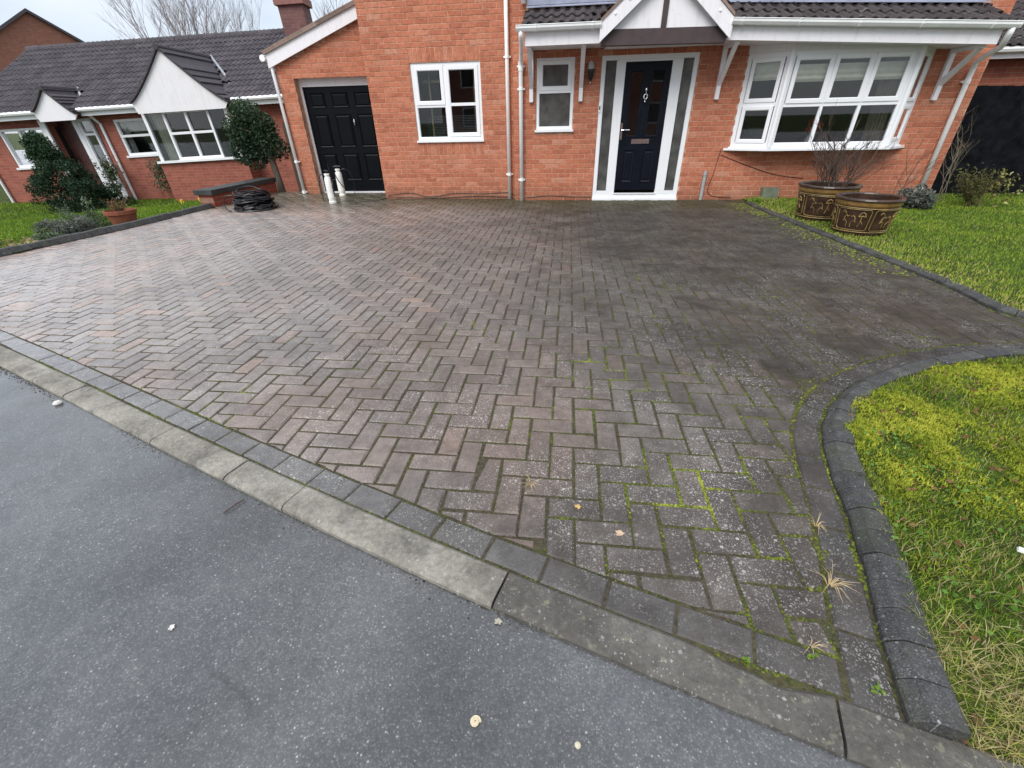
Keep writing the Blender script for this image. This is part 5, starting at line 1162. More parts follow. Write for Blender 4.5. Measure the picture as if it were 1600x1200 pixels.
# ------------------------------------------------------------------ plants
def leaf_cloud(name, mat, parent, n, sampler, size, tintf, flat=0.0, aspect=0.5, origin=None):
    """n little leaf quads; sampler(n) -> centres (n,3)"""
    P = sampler(n); n = len(P); u = rng.normal(size=(n, 3)); u[:, 2] *= (1 - flat); u /= np.linalg.norm(u, axis=1)[:, None]
    w = rng.normal(size=(n, 3)); v = np.cross(u, w); v /= np.linalg.norm(v, axis=1)[:, None]; s = rng.uniform(size[0], size[1], n)[:, None]
    a, b = u * s, v * s * aspect
    V = np.stack([P - a, P + b * 0.9, P + a, P - b * 0.9], 1).reshape(-1, 3); F = np.arange(n * 4).reshape(-1, 4)
    t = np.clip(tintf(P) + rng.normal(0, 0.12, n), 0, 1); off = np.array(wpos(parent)) if parent else 0
    o = npmesh(name, V, F, mat, parent, tint=t); return o
def lumpy(c, r, lumps, lr, seed, shell=0.55):
    """points in a body made of several overlapping clumps"""
    rs = np.random.default_rng(seed); cs = rs.normal(size=(lumps, 3)); cs /= np.linalg.norm(cs, axis=1)[:, None]; cs *= rs.uniform(0.35, 1.0, (lumps, 1)); cs = np.array(c) + cs * np.array(r)
    def f(n):
        k = rs.integers(0, lumps, n); d = rs.normal(size=(n, 3)); d /= np.linalg.norm(d, axis=1)[:, None]
        return cs[k] + d * (rs.uniform(shell, 1.0, (n, 1)) ** 0.6) * np.array(lr)
    return f
M_DKGREEN = leaf_mat('dark_conifer_leaf', [(0.0, (0.008, 0.022, 0.010)), (0.5, (0.020, 0.052, 0.020)), (1.0, (0.050, 0.105, 0.035))], 0.6, 0.1)
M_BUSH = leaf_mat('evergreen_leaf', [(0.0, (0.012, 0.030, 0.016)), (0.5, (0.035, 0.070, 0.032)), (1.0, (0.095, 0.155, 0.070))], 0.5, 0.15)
M_GREYGRN = leaf_mat('grey_green_leaf', [(0.0, (0.035, 0.060, 0.030)), (0.5, (0.095, 0.140, 0.075)), (1.0, (0.20, 0.26, 0.16))], 0.7, 0.2)
M_HEATH = leaf_mat('heather_leaf', [(0.0, (0.040, 0.045, 0.038)), (0.5, (0.10, 0.115, 0.095)), (1.0, (0.22, 0.22, 0.19))], 0.8, 0.15)
M_LIME = leaf_mat('fresh_leaf', [(0.0, (0.06, 0.12, 0.015)), (0.6, (0.16, 0.28, 0.03)), (1.0, (0.34, 0.42, 0.08))], 0.6, 0.3)
M_DEADLEAF = leaf_mat('dead_leaf', [(0.0, (0.10, 0.045, 0.020)), (0.5, (0.24, 0.13, 0.06)), (1.0, (0.46, 0.33, 0.20))], 0.8, 0.2)
M_TWIG = plain('bare_twig', (0.085, 0.055, 0.042), 0.85, 0.3, 12.0)
M_TWIG2 = plain('olive_twig', (0.11, 0.080, 0.035), 0.85, 0.3, 12.0)
M_BARK = plain('grey_bark', (0.115, 0.095, 0.075), 0.9, 0.3, 9.0, bump=0.6)
M_TERRA = plain('terracotta', (0.26, 0.085, 0.045), 0.85, 0.25, 7.0)
def lzs(x, y): return float(lz(np.array([x]), np.array([y]))[0])
hgt = lambda c, h: (lambda P: 0.20 + 0.55 * np.clip((P[:, 2] - c) / h, 0, 1))
# dwarf conifer
cx, cy = -13.25, 9.60; cz = lzs(cx, cy)
con = empty('conifer', (cx, cy, cz), 'dark green dwarf conifer with a pointed top in front of the bungalow porch', 'conifer')
mb = MB(); mb.tube([(cx, cy, cz - 0.1), (cx - 0.05, cy, cz + 0.6), (cx - 0.25, cy, cz + 1.4)], [0.09, 0.07, 0.03], 7); mb.build('trunk', M_BARK, con)
def conif(n):
    rs = np.random.default_rng(5); K = 110; cs = []
    for k in range(K):
        t = rs.uniform(0, 1) ** 1.35; rad = (1.14 * (1 - t) ** 0.85 + 0.02) * rs.uniform(0.45, 1); a = rs.uniform(0, 2 * np.pi); cs.append((cx + 0.12 - 0.50 * t + rad * math.cos(a), cy + 0.8 * rad * math.sin(a), cz + 0.10 + 1.62 * t))
    cs = np.array(cs); k = rs.integers(0, K, n); d = rs.normal(size=(n, 3)); d /= np.linalg.norm(d, axis=1)[:, None]; return cs[k] + d * rs.uniform(0.5, 1, (n, 1)) * np.array((0.22, 0.22, 0.17))
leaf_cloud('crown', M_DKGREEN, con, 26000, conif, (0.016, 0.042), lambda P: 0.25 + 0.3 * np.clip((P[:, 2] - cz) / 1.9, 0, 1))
# spreading grey-green shrub
cx, cy = -7.75, 4.95; cz = lzs(cx, cy)
sh = empty('shrub', (cx, cy, cz), 'spreading grey-green shrub between the conifer and the terracotta pot', 'shrub')
mb = MB(); spread = []
for k in range(26):
    a = random.uniform(0, 2 * math.pi); e = random.uniform(0.25, 1.1); L = random.uniform(0.3, 0.62); d = Vector((math.cos(a) * math.cos(e), math.sin(a) * math.cos(e), math.sin(e)))
    q = [Vector((cx, cy, cz)) + d * (L * t) + Vector((0, 0, -0.10 * t * t)) for t in (0, 0.4, 0.75, 1.0)]; mb.tube(q, [0.007, 0.005, 0.003, 0.002], 4); spread.append(q)
mb.build('branches', M_TWIG, sh, kind='stuff')
def along(paths, r):
    A = np.array([[tuple(p) for p in q] for q in paths])
    def f(n):
        i = rng.integers(0, len(A), n); t = rng.uniform(0.25, 1.0, n) * (A.shape[1] - 1); k = np.minimum(t.astype(int), A.shape[1] - 2); fr = (t - k)[:, None]
        return A[i, k] * (1 - fr) + A[i, k + 1] * fr + rng.normal(0, r, (n, 3))
    return f
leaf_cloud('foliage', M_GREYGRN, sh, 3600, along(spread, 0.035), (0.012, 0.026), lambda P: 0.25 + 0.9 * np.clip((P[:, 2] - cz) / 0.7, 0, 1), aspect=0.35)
# low heather by the kerb
def low_plant(name, x, y, r, h, mat, n, label, cat, size=(0.012, 0.03), group=None, zb=None):
    z = lzs(x, y) if zb is None else zb; e = empty(name, (x, y, z), label, cat, group)
    leaf_cloud('foliage', mat, e, n, lumpy((x, y, z + h * 0.35), (r, r * 0.9, h * 0.4), 14, (r * 0.35, r * 0.35, h * 0.45), int(abs(x * 100) + abs(y * 37))), size, lambda P: 0.2 + 0.6 * np.clip((P[:, 2] - z) / h, 0, 1), aspect=0.4)
    mb = MB()
    for k in range(9):
        a = random.uniform(0, 6.28); mb.tube([(x, y, z - 0.02), (x + r * 0.4 * math.cos(a), y + r * 0.4 * math.sin(a), z + h * 0.4), (x + r * 0.7 * math.cos(a), y + r * 0.7 * math.sin(a), z + h * 0.7)], [0.005, 0.004, 0.002], 4)
    mb.build('stems', M_TWIG, e, kind='stuff'); return e
low_plant('heather', -7.12, 4.18, 0.33, 0.26, M_HEATH, 2600, 'low grey heather mound beside the left kerb', 'heather')
low_plant('bedding_plant', -6.92, 5.55, 0.22, 0.12, M_LIME, 700, 'low fresh green bedding plant next to the terracotta pot', 'plant')
low_plant('bedding_plant', -6.85, 6.05, 0.20, 0.14, M_BUSH, 600, 'low dark green bedding plant along the kerb before the low wall', 'plant')
low_plant('bedding_plant', -6.80, 6.45, 0.13, 0.10, M_GREYGRN, 400, 'small silvery plant at the corner of the low wall', 'plant')
low_plant('bedding_plant', -7.25, 3.25, 0.18, 0.12, M_LIME, 500, 'yellow-green plant at the front end of the left kerb', 'plant')
low_plant('bedding_plant', -7.42, 5.35, 0.26, 0.20, M_LIME, 800, 'fresh green clump behind the terracotta pot', 'plant')
low_plant('bedding_plant', -6.95, 3.70, 0.16, 0.12, M_GREYGRN, 500, 'small grey-green clump between the heather and the front end of the kerb', 'plant')
# climbers on the bungalow wall
def climber(s0, s1, h, off, n, label, seed):
    base = BT @ Vector(((s0 + s1) / 2, off, 0.0)); e = empty('climbing_plant', base, label, 'climber'); paths = []; mb = MB()
    for k in range(7):
        x = random.uniform(s0, s1); q = [BT @ Vector((x + random.uniform(-0.05, 0.05) * j + 0.04 * j * random.uniform(-1, 1), off - 0.03 * math.sin(j), -0.1 + (h * random.uniform(0.8, 1.0) + 0.1) * j / 5)) for j in range(6)]; mb.tube(q, 0.008, 4); paths.append(q)
    mb.build('stems', M_TWIG2, e, kind='stuff'); leaf_cloud('foliage', M_GREYGRN, e, n, along(paths, 0.07), (0.025, 0.05), lambda P: 0.45 + 0 * P[:, 2]); return e
climber(3.42, 3.66, 1.05, -0.30, 420, 'thin climbing plant beside the bungalow porch', 1); climber(4.78, 5.15, 0.95, -0.30, 620, 'leafy climbing plant left of the bungalow bay window', 2)
# daffodils
for i, (x, y) in enumerate(((-7.0, 6.62), (-7.15, 6.35))):
    z = lzs(x, y); e = empty('daffodil', (x, y, z), ['yellow daffodil beside the low brick wall', 'yellow daffodil in the bed by the green bedding plants'][i], 'flower', 'daffodils')
    mb = MB()
    for k in range(7): a = random.uniform(0, 6.28); mb.tube([(x, y, z), (x + 0.03 * math.cos(a), y + 0.03 * math.sin(a), z + 0.14), (x + 0.07 * math.cos(a), y + 0.07 * math.sin(a), z + 0.22)], [0.006, 0.006, 0.001], 4)
    mb.build('leaves', plain('daffodil_leaf', (0.06, 0.16, 0.03), 0.5), e, kind='stuff')
    mb = MB()
    for k in range(6):
        a = k * math.pi / 3; mb.poly([(x, y - 0.02, z + 0.25), (x + 0.03 * math.cos(a - 0.4), y - 0.025, z + 0.25 + 0.03 * math.sin(a - 0.4)), (x + 0.05 * math.cos(a), y - 0.02, z + 0.25 + 0.05 * math.sin(a)), (x + 0.03 * math.cos(a + 0.4), y - 0.025, z + 0.25 + 0.03 * math.sin(a + 0.4))])
    mb.lathe([(0.014, -0.0), (0.014, 0.02), (0.022, 0.035)], (x, y - 0.03, z + 0.235), 8); mb.build('petals', plain('daffodil_yellow', (0.75, 0.52, 0.03), 0.5), e)
# terracotta pot with a dry plant
px, py = -7.02, 4.93; pz = lzs(px, py) - 0.01
pot = empty('plant_pot', (px, py, pz), 'terracotta pot standing beside the left kerb', 'pot')
mb = MB(); mb.lathe([(0.0, 0.0), (0.140, 0.0), (0.195, 0.22), (0.212, 0.225), (0.218, 0.28), (0.200, 0.282), (0.192, 0.24), (0.0, 0.23)], (px, py, pz), 20); mb.build('pot', M_TERRA, pot, smooth=False)
mb = MB(); mb.lathe([(0.0, 0.232), (0.190, 0.232), (0.190, 0.245), (0.0, 0.255)], (px, py, pz), 16); mb.build('compost', M_SOIL, pot)
dp = empty('dry_plant', (px, py, pz + 0.22), 'withered reddish plant growing in the terracotta pot', 'plant'); mb = MB(); paths = []
for k in range(40):
    a = random.uniform(0, 6.28); r = random.uniform(0.03, 0.20); hh = random.uniform(0.10, 0.26); q = [Vector((px, py, pz + 0.215)), Vector((px + r * 0.5 * math.cos(a), py + r * 0.5 * math.sin(a), pz + 0.22 + hh * 0.6)), Vector((px + r * math.cos(a), py + r * math.sin(a), pz + 0.22 + hh))]; mb.tube(q, [0.004, 0.003, 0.001], 3); paths.append(q)
mb.build('stems', M_TWIG2, dp, kind='stuff'); leaf_cloud('foliage', M_DEADLEAF, dp, 260, along(paths, 0.015), (0.008, 0.02), lambda P: 0.5 + 0 * P[:, 2])
# evergreen bush on a leaning trunk by the garage
tx, ty = -6.52, 8.55
bush = empty('bush', (tx, ty, -0.02), 'round dark evergreen bush on a leaning trunk beside the garage', 'bush')
tr = [Vector((tx, ty, -0.05)), Vector((tx - 0.02, ty, 0.35)), Vector((tx - 0.06, ty + 0.02, 0.75)), Vector((tx - 0.16, ty + 0.05, 1.05)), Vector((tx - 0.3, ty + 0.05, 1.30))]
mb = MB(); mb.tube(tr, [0.085, 0.07, 0.062, 0.055, 0.03], 9)
for k in range(10):
    a = random.uniform(0, 6.28); mb.tube([tr[2 + k % 3], tr[2 + k % 3] + Vector((0.25 * math.cos(a), 0.25 * math.sin(a), 0.12)), tr[2 + k % 3] + Vector((0.45 * math.cos(a) - 0.1, 0.45 * math.sin(a), 0.20))], [0.03, 0.018, 0.006], 5)
mb.build('trunk', M_BARK, bush)
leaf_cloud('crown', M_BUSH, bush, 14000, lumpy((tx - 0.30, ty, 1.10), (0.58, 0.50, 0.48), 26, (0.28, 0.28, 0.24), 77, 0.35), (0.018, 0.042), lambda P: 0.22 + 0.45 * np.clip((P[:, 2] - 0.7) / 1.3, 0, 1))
# low brick wall with dark coping, darker garden wall behind
lw = empty('garden_wall', (-6.6, 7.2, 0), 'low red brick wall with black coping behind the coiled hose', 'wall'); M_LWB = brick_tex_mat('low_wall_brick', (0.27, 0.060, 0.040), (0.33, 0.085, 0.055), (0.30, 0.17, 0.12), math.pi / 2)
mb = MB(); mb.box(-6.74, -6.47, 6.30, 8.30, -0.3, 0.205); mb.build('wall', M_LWB, lw)
for k in range(5):
    mb = MB(); y0 = 6.26 + k * 0.41; mb.box(-6.79, -6.43, y0, y0 + 0.403, 0.207, 0.290); mb.build('coping_stone', plain('dark_coping', (0.040, 0.042, 0.040), 0.6, 0.35, 5), lw)
bw = empty('side_gate', (-6.2, 10.6, 0), 'brown boarded gate closing the passage behind the evergreen bush', 'gate')
for k in range(14):
    mb = MB(); x0 = -7.35 + k * 0.13; mb.box(x0, x0 + 0.124, 10.6, 10.622, -0.4, 1.35 + random.uniform(-0.004, 0.004)); mb.build('board', plain('brown_fence', (0.075, 0.045, 0.028), 0.9, 0.3, 6), bw)
# bare trees behind the bungalow
def bare_tree(name, x, y, h, stems, label, spread=0.35, levels=4, seed=3, r0=0.10, lean=0.0):
    rr = random.Random(seed); e = empty(name, (x, y, -1.0), label, 'tree', 'bare trees behind the bungalow'); trunk = MB(); crown = MB()
    def grow(p, d, L, r, lev, mbx):
        q = [p]; dd = d.copy()
        for k in range(3): dd = (dd + Vector((rr.gauss(0, 0.10), rr.gauss(0, 0.10), 0.05))).normalized(); q.append(q[-1] + dd * (L / 3))
        mbx.tube(q, [r, r * 0.85, r * 0.7, r * 0.55], 5 if lev > 2 else 3, False)
        if lev == 0: return
        for k in range(rr.randint(3, 4) if lev > 1 else 4):
            t = rr.uniform(0.35, 1.0); i = min(2, int(t * 3)); b = q[i].lerp(q[i + 1], t * 3 - i); nd = (dd + Vector((rr.gauss(0, spread), rr.gauss(0, spread), rr.uniform(0.0, 0.35)))).normalized(); grow(b, nd, L * rr.uniform(0.55, 0.8), r * 0.5, lev - 1, crown)
    trunk.tube([(x, y, -1.1), (x + lean * 0.3, y, 0.5), (x + lean * 0.5, y, 1.5)], [r0 * 1.6, r0 * 1.3, r0 * 1.15], 8)
    for k in range(stems):
        a = 2 * math.pi * k / stems + rr.uniform(-0.4, 0.4); grow(Vector((x + lean * 0.5, y, 1.4)), Vector((math.cos(a) * spread * 1.2 + lean * 0.2, math.sin(a) * spread * 1.2, 1)).normalized(), h * 0.42, r0, levels, trunk)
    trunk.build('trunk', plain('hazy_bark', (0.14, 0.115, 0.11), 0.9), e); crown.build('crown', plain('hazy_twig', (0.30, 0.27, 0.28), 0.9), e); return e
bare_tree('bare_tree', -22.6, 27.5, 9.0, 5, 'large bare tree showing above the middle of the bungalow ridge', 0.34, 4, 3, 0.085)
bare_tree('bare_tree', -20.3, 28.5, 8.2, 4, 'bare tree between the large bare tree and the chimney', 0.30, 4, 8, 0.06)
bare_tree('bare_tree', -13.9, 28.0, 7.5, 3, 'bare tree seen just right of the chimney', 0.40, 3, 12, 0.07)

# ------------------------------------------------------------------ things on the drive
# coiled hose
hx, hy = -5.52, 6.10
hose = empty('coiled_hose', (hx, hy, 0), 'heap of coiled black hose lying before the low brick wall', 'hose')
rr = random.Random(4); mb = MB()
for k in range(46):
    z = 0.014 + 0.0050 * k + rr.uniform(0, 0.02); ra, rb = rr.uniform(0.20, 0.37) - 0.0012 * k, rr.uniform(0.18, 0.33) - 0.0012 * k; ox, oy = rr.gauss(0, 0.02), rr.gauss(0, 0.02); ph = rr.uniform(0, 6.28); tl = rr.gauss(0, 0.09)
    mb.tube([(hx + ox + ra * math.cos(t), hy + oy + rb * math.sin(t), max(0.012, z + tl * math.cos(t + ph) * 0.5 + 0.008 * math.sin(5 * t + ph))) for t in [2 * math.pi * j / 32 for j in range(33)]], 0.0115, 5)
hm = plain('hose_rubber', (0.007, 0.007, 0.008), 0.32, 0.3, 15.0, 0.4); mb.build('coils', hm, hose, kind='stuff')
mb = MB(); mb.tube(catmull([(hx - 0.30, hy - 0.1, 0.24), (hx - 0.44, hy - 0.12, 0.22), (hx - 0.47, hy - 0.16, 0.10), (hx - 0.40, hy - 0.22, 0.02), (hx - 0.25, hy - 0.33, 0.012)], 0.03), 0.009, 6); mb.build('loose_end', hm, hose)
# white pressure sprayers
M_TANK = plain('white_tank_plastic', (0.86, 0.85, 0.79), 0.45, 0.12, 9.0)
def sprayer(x, y, label, rot, s=1.0, strap=True, lance=True):
    e = empty('sprayer', (x, y, 0), label, 'sprayer', 'white garden sprayers by the garage door'); c = (x, y, 0.0)
    R = lambda a, b, z: Vector((x + a * math.cos(rot) - b * math.sin(rot), y + a * math.sin(rot) + b * math.cos(rot), z))
    mb = MB(); mb.lathe([(0.0, 0.0), (0.066, 0.0), (0.068, 0.032), (0.056, 0.045), (0.061, 0.07), (0.066, 0.10), (0.066, 0.24), (0.0635, 0.245), (0.066, 0.25), (0.065, 0.39), (0.055, 0.435), (0.040, 0.455), (0.038, 0.47), (0.0, 0.471)], c, 18); mb.build('tank', M_TANK, e, smooth=False)
    mb = MB(); mb.lathe([(0.0, 0.471), (0.046, 0.471), (0.049, 0.478), (0.049, 0.498), (0.040, 0.505), (0.0, 0.506)], c, 14); mb.build('collar', M_TANK, e)
    mb = MB(); mb.lathe([(0.0, 0.506), (0.018, 0.506), (0.016, 0.535), (0.0, 0.536)], c, 8); mb.tube([R(-0.07, 0, 0.545), R(0, 0, 0.552), R(0.07, 0, 0.545)], [0.011, 0.014, 0.011], 8); mb.build('pump_handle', M_BLACKPL, e)
    if strap: mb = MB(); mb.tube(catmull([R(-0.055, -0.03, 0.43), R(-0.04, -0.058, 0.38), R(0.0, -0.072, 0.30), R(0.04, -0.060, 0.22), R(0.068, -0.02, 0.15)], 0.02), 0.008, 5); mb.build('strap', M_BLACKPL, e)
    mb = MB(); mb.tube(catmull([R(0.05, 0.0, 0.47), R(0.14, 0.0, 0.50), R(0.24, 0.02, 0.42), R(0.27, 0.03, 0.22), R(0.25, 0.02, 0.01)], 0.02), 0.006, 6); mb.build('hose', M_BLACKPL, e)
    if lance: mb = MB(); mb.tube([R(-0.074, -0.02, 0.12), R(-0.080, -0.01, 0.62), R(-0.11, 0.01, 0.66)], 0.006, 6); mb.tube([R(-0.075, -0.02, 0.16), R(-0.077, -0.02, 0.30)], 0.012, 6); mb.build('lance', M_BLACKPL, e)
    return e
sprayer(-4.36, 6.70, 'white garden sprayer standing nearer on the drive with its lance upright', math.radians(150)); sprayer(-4.60, 7.62, 'white garden sprayer with black strap close against the garage door', 0.1, lance=False)
# glazed planters
M_GLAZE = plain('dark_brown_glaze', (0.050, 0.027, 0.018), 0.30, 0.5, 8.0); M_OCHRE = plain('ochre_glaze', (0.20, 0.115, 0.035), 0.30, 0.35, 14.0); M_GOLD = plain('cream_gold_glaze', (0.25, 0.17, 0.06), 0.4, 0.5, 14.0)
def planter(x, y, z, r, h, label, rot):
    e = empty('planter', (x, y, z), label, 'planter', 'glazed planters on the lawn edge'); c = (x, y, z); k = 0.80
    rad = lambda t: r * (k + (1 - k) * t ** 0.8)
    mb = MB(); mb.lathe([(0.0, 0.0), (rad(0), 0.0), (rad(0.05), h * 0.05), (rad(0.3), h * 0.3), (rad(0.6), h * 0.6), (rad(0.80), h * 0.80), (r * 0.90, h * 0.80), (r * 0.84, h * 0.35), (0.0, h * 0.34)], c, 40); mb.build('body', M_GLAZE, e, smooth=False)
    mb = MB(); mb.lathe([(rad(0.78) * 1.012, h * 0.79), (rad(0.86) * 1.025, h * 0.83), (r * 1.01, h * 0.93), (r * 0.93, h * 0.93), (r * 0.90, h * 0.80)], c, 40, cap=False); mb.build('band', M_OCHRE, e)
    mb = MB(); mb.lathe([(r * 0.93, h * 0.931), (r * 1.04, h * 0.931), (r * 1.06, h * 0.96), (r * 1.04, h * 1.0), (r * 0.91, h * 1.0), (r * 0.89, h * 0.97), (r * 0.89, h * 0.80)], c, 40, cap=False); mb.build('rim', M_GLAZE, e)
    mb = MB(); mb.lathe([(0.0, h * 0.36), (r * 0.83, h * 0.36), (r * 0.84, h * 0.42), (0.0, h * 0.44)], c, 24); mb.build('compost', M_SOIL, e)
    def S(a, t, o_=0.004): q = rad(t) + o_; return Vector((x + q * math.cos(rot + a), y + q * math.sin(rot + a), z + h * t))
    def stroke(pts, w, name='motif'):
        mb = MB(); mb.tube([S(a, t) for a, t in pts], w, 5); mb.build(name, M_GOLD, e)
    n = 5
    for i in range(n):                       # framed panels round the belly
        a0 = i * 2 * math.pi / n + 0.06; a1 = (i + 1) * 2 * math.pi / n - 0.06; lo, hi = 0.14, 0.72; pts = []
        m = 10
        for j in range(m + 1): pts.append((a0 + 0.05 + (a1 - a0 - 0.1) * j / m, hi))
        pts += [(a1, hi - 0.05), (a1, lo + 0.05)]
        for j in range(m + 1): pts.append((a1 - 0.05 - (a1 - a0 - 0.1) * j / m, lo))
        pts += [(a0, lo + 0.05), (a0, hi - 0.05), pts[0]]; stroke(pts, 0.0045, 'panel_border')
        A = lambda u: a0 + (a1 - a0) * u
        for sgn, u0 in ((1, 0.34), (-1, 0.52)):   # two facing birds of plain curved strokes
            stroke([(A(u0 - sgn * 0.10), 0.36), (A(u0 - sgn * 0.06), 0.50), (A(u0 - sgn * 0.01), 0.55), (A(u0 + sgn * 0.03), 0.50), (A(u0 + sgn * 0.06), 0.54)], 0.006)
            stroke([(A(u0 - sgn * 0.10), 0.38), (A(u0 - sgn * 0.02), 0.40), (A(u0 + sgn * 0.03), 0.32), (A(u0 + sgn * 0.02), 0.22)], 0.004)
        stroke([(A(0.16), 0.60), (A(0.20), 0.66), (A(0.25), 0.64), (A(0.29), 0.58)], 0.006)
        stroke([(A(0.68), 0.53), (A(0.72), 0.62), (A(0.78), 0.65), (A(0.84), 0.62), (A(0.88), 0.53), (A(0.80), 0.55), (A(0.68), 0.53)], 0.007)
        stroke([(A(0.77), 0.52), (A(0.76), 0.36), (A(0.72), 0.24)], 0.005); stroke([(A(0.77), 0.42), (A(0.84), 0.32)], 0.005)
    for t in (0.755, 0.09): stroke([(2 * math.pi * j / 40, t) for j in range(41)], 0.006, 'gold_line')
    return e
planter(3.57, 4.36, 0.03, 0.325, 0.395, 'front glazed planter with gold birds in dark panels', math.radians(185)); planter(3.52, 5.20, 0.03, 0.345, 0.43, 'rear glazed planter partly hidden by the front one', math.radians(200))
# bare shrubs
def bare_shrub(name, x, y, z, h, n, spread, label, seed, mat, levels=3, r=0.008, cat='shrub', leanx=0.0):
    rr = random.Random(seed); e = empty(name, (x, y, z), label, cat); mb = MB(); tips = []
    def grow(p, d, L, r, lev):
        q = [p]; dd = d.copy()
        for k in range(4): dd = (dd + Vector((rr.gauss(0, 0.13), rr.gauss(0, 0.13), rr.gauss(0.03, 0.06)))).normalized(); q.append(q[-1] + dd * (L / 4))
        mb.tube(q, [r, r * 0.85, r * 0.7, r * 0.5, r * 0.3], 4, False); tips.append(q)
        if lev == 0: return
        for k in range(rr.randint(2, 4)):
            t = rr.uniform(0.3, 0.95); i = min(3, int(t * 4)); b = q[i].lerp(q[i + 1], t * 4 - i); nd = (dd + Vector((rr.gauss(0, 0.5), rr.gauss(0, 0.5), rr.uniform(-0.1, 0.4)))).normalized(); grow(b, nd, L * rr.uniform(0.35, 0.65), r * 0.6, lev - 1)
    for k in range(n):
        a = rr.uniform(0, 6.28); d = Vector((math.cos(a) * spread * rr.random() + leanx, math.sin(a) * spread * rr.random(), 1)).normalized(); grow(Vector((x + rr.gauss(0, 0.05), y + rr.gauss(0, 0.05), z)), d, h * rr.uniform(0.5, 0.8), r * rr.uniform(0.6, 1.1), levels)
    mb.build('branches', mat, e, kind='stuff'); return e, tips
bare_shrub('bare_shrub', 3.56, 5.24, 0.20, 1.0, 16, 0.65, 'bare twiggy shrub growing in the rear planter', 5, M_TWIG, 2, 0.010)
bare_shrub('bare_shrub', 4.25, 6.35, 0.0, 1.05, 20, 0.9, 'bare brown shrub against the wall under the bay window', 9, M_TWIG, 3, 0.007)
bare_shrub('bare_shrub', 5.05, 6.35, 0.0, 1.25, 4, 0.6, 'few thin bare stems rising between the bay and the corner downpipe', 14, M_TWIG, 2, 0.008, leanx=0.25)
e, tips = bare_shrub('bare_shrub', 6.10, 6.75, -0.05, 1.30, 5, 0.30, 'pale thin-branched shrub in front of the black fence', 21, plain('pale_twig', (0.19, 0.155, 0.105), 0.85, 0.2, 9), 3, 0.006)
e, tips = bare_shrub('flowering_shrub', 6.25, 6.25, -0.05, 0.60, 22, 1.2, 'bushy brown shrub with pale yellow leaves beside the black fence', 31, M_TWIG2, 2, 0.006)
leaf_cloud('foliage', leaf_mat('yellow_leaf', [(0.0, (0.10, 0.11, 0.02)), (0.6, (0.34, 0.32, 0.08)), (1.0, (0.62, 0.60, 0.28))], 0.6, 0.2), e, 110, along([q for q in tips if q[-1].x > 6.4] or tips, 0.03), (0.015, 0.035), lambda P: 0.3 + 0.9 * np.clip((P[:, 0] - 6.3) / 0.5, 0, 1))
leaf_cloud('foliage', leaf_mat('olive_leaf', [(0.0, (0.05, 0.05, 0.015)), (0.5, (0.11, 0.12, 0.03)), (1.0, (0.22, 0.16, 0.06))], 0.7, 0.2), e, 1100, along(tips, 0.04), (0.010, 0.03), lambda P: 0.25 + 0 * P[:, 2])
low_plant('silver_plant', 5.30, 6.15, 0.26, 0.30, M_HEATH, 1500, 'grey silvery plant at the foot of the corner downpipe', 'plant', (0.02, 0.045), zb=0.02)
low_plant('weed', 3.15, 6.55, 0.12, 0.10, M_LIME, 320, 'small green weed at the foot of the wall under the bay', 'weed', zb=0.0)
mb = MB(); mb.box(3.36, 3.62, 6.88, 6.97, 0.0, 0.20); tag(mb.build('stone_block', plain('mossy_stone', (0.15, 0.17, 0.12), 0.9, 0.3, 10, bump=0.6)), 'mossy stone block leaning at the wall behind the rear planter', 'stone')
# red flowers on the sill inside the bay
fv = empty('flower_vase', (3.96, 7.12, 0.80), 'red flowers in a vase behind the bay window glass', 'flowers')
mb = MB(); mb.lathe([(0.0, 0.0), (0.05, 0.0), (0.06, 0.08), (0.035, 0.17), (0.045, 0.19), (0.0, 0.19)], (3.96, 7.12, 0.80), 14); mb.build('vase', plain('white_vase', (0.6, 0.6, 0.6), 0.3), fv)
leaf_cloud('blooms', leaf_mat('red_petal', [(0.0, (0.25, 0.01, 0.01)), (1.0, (0.65, 0.03, 0.03))], 0.6, 0.2), fv, 340, lumpy((3.96, 7.12, 1.10), (0.15, 0.08, 0.07), 5, (0.055, 0.055, 0.05), 4), (0.012, 0.025), lambda P: 0.5 + 0 * P[:, 2], aspect=0.8)
leaf_cloud('leaves', M_BUSH, fv, 160, lumpy((3.96, 7.12, 1.02), (0.10, 0.08, 0.05), 5, (0.06, 0.06, 0.05), 6), (0.02, 0.035), lambda P: 0.5 + 0 * P[:, 2])

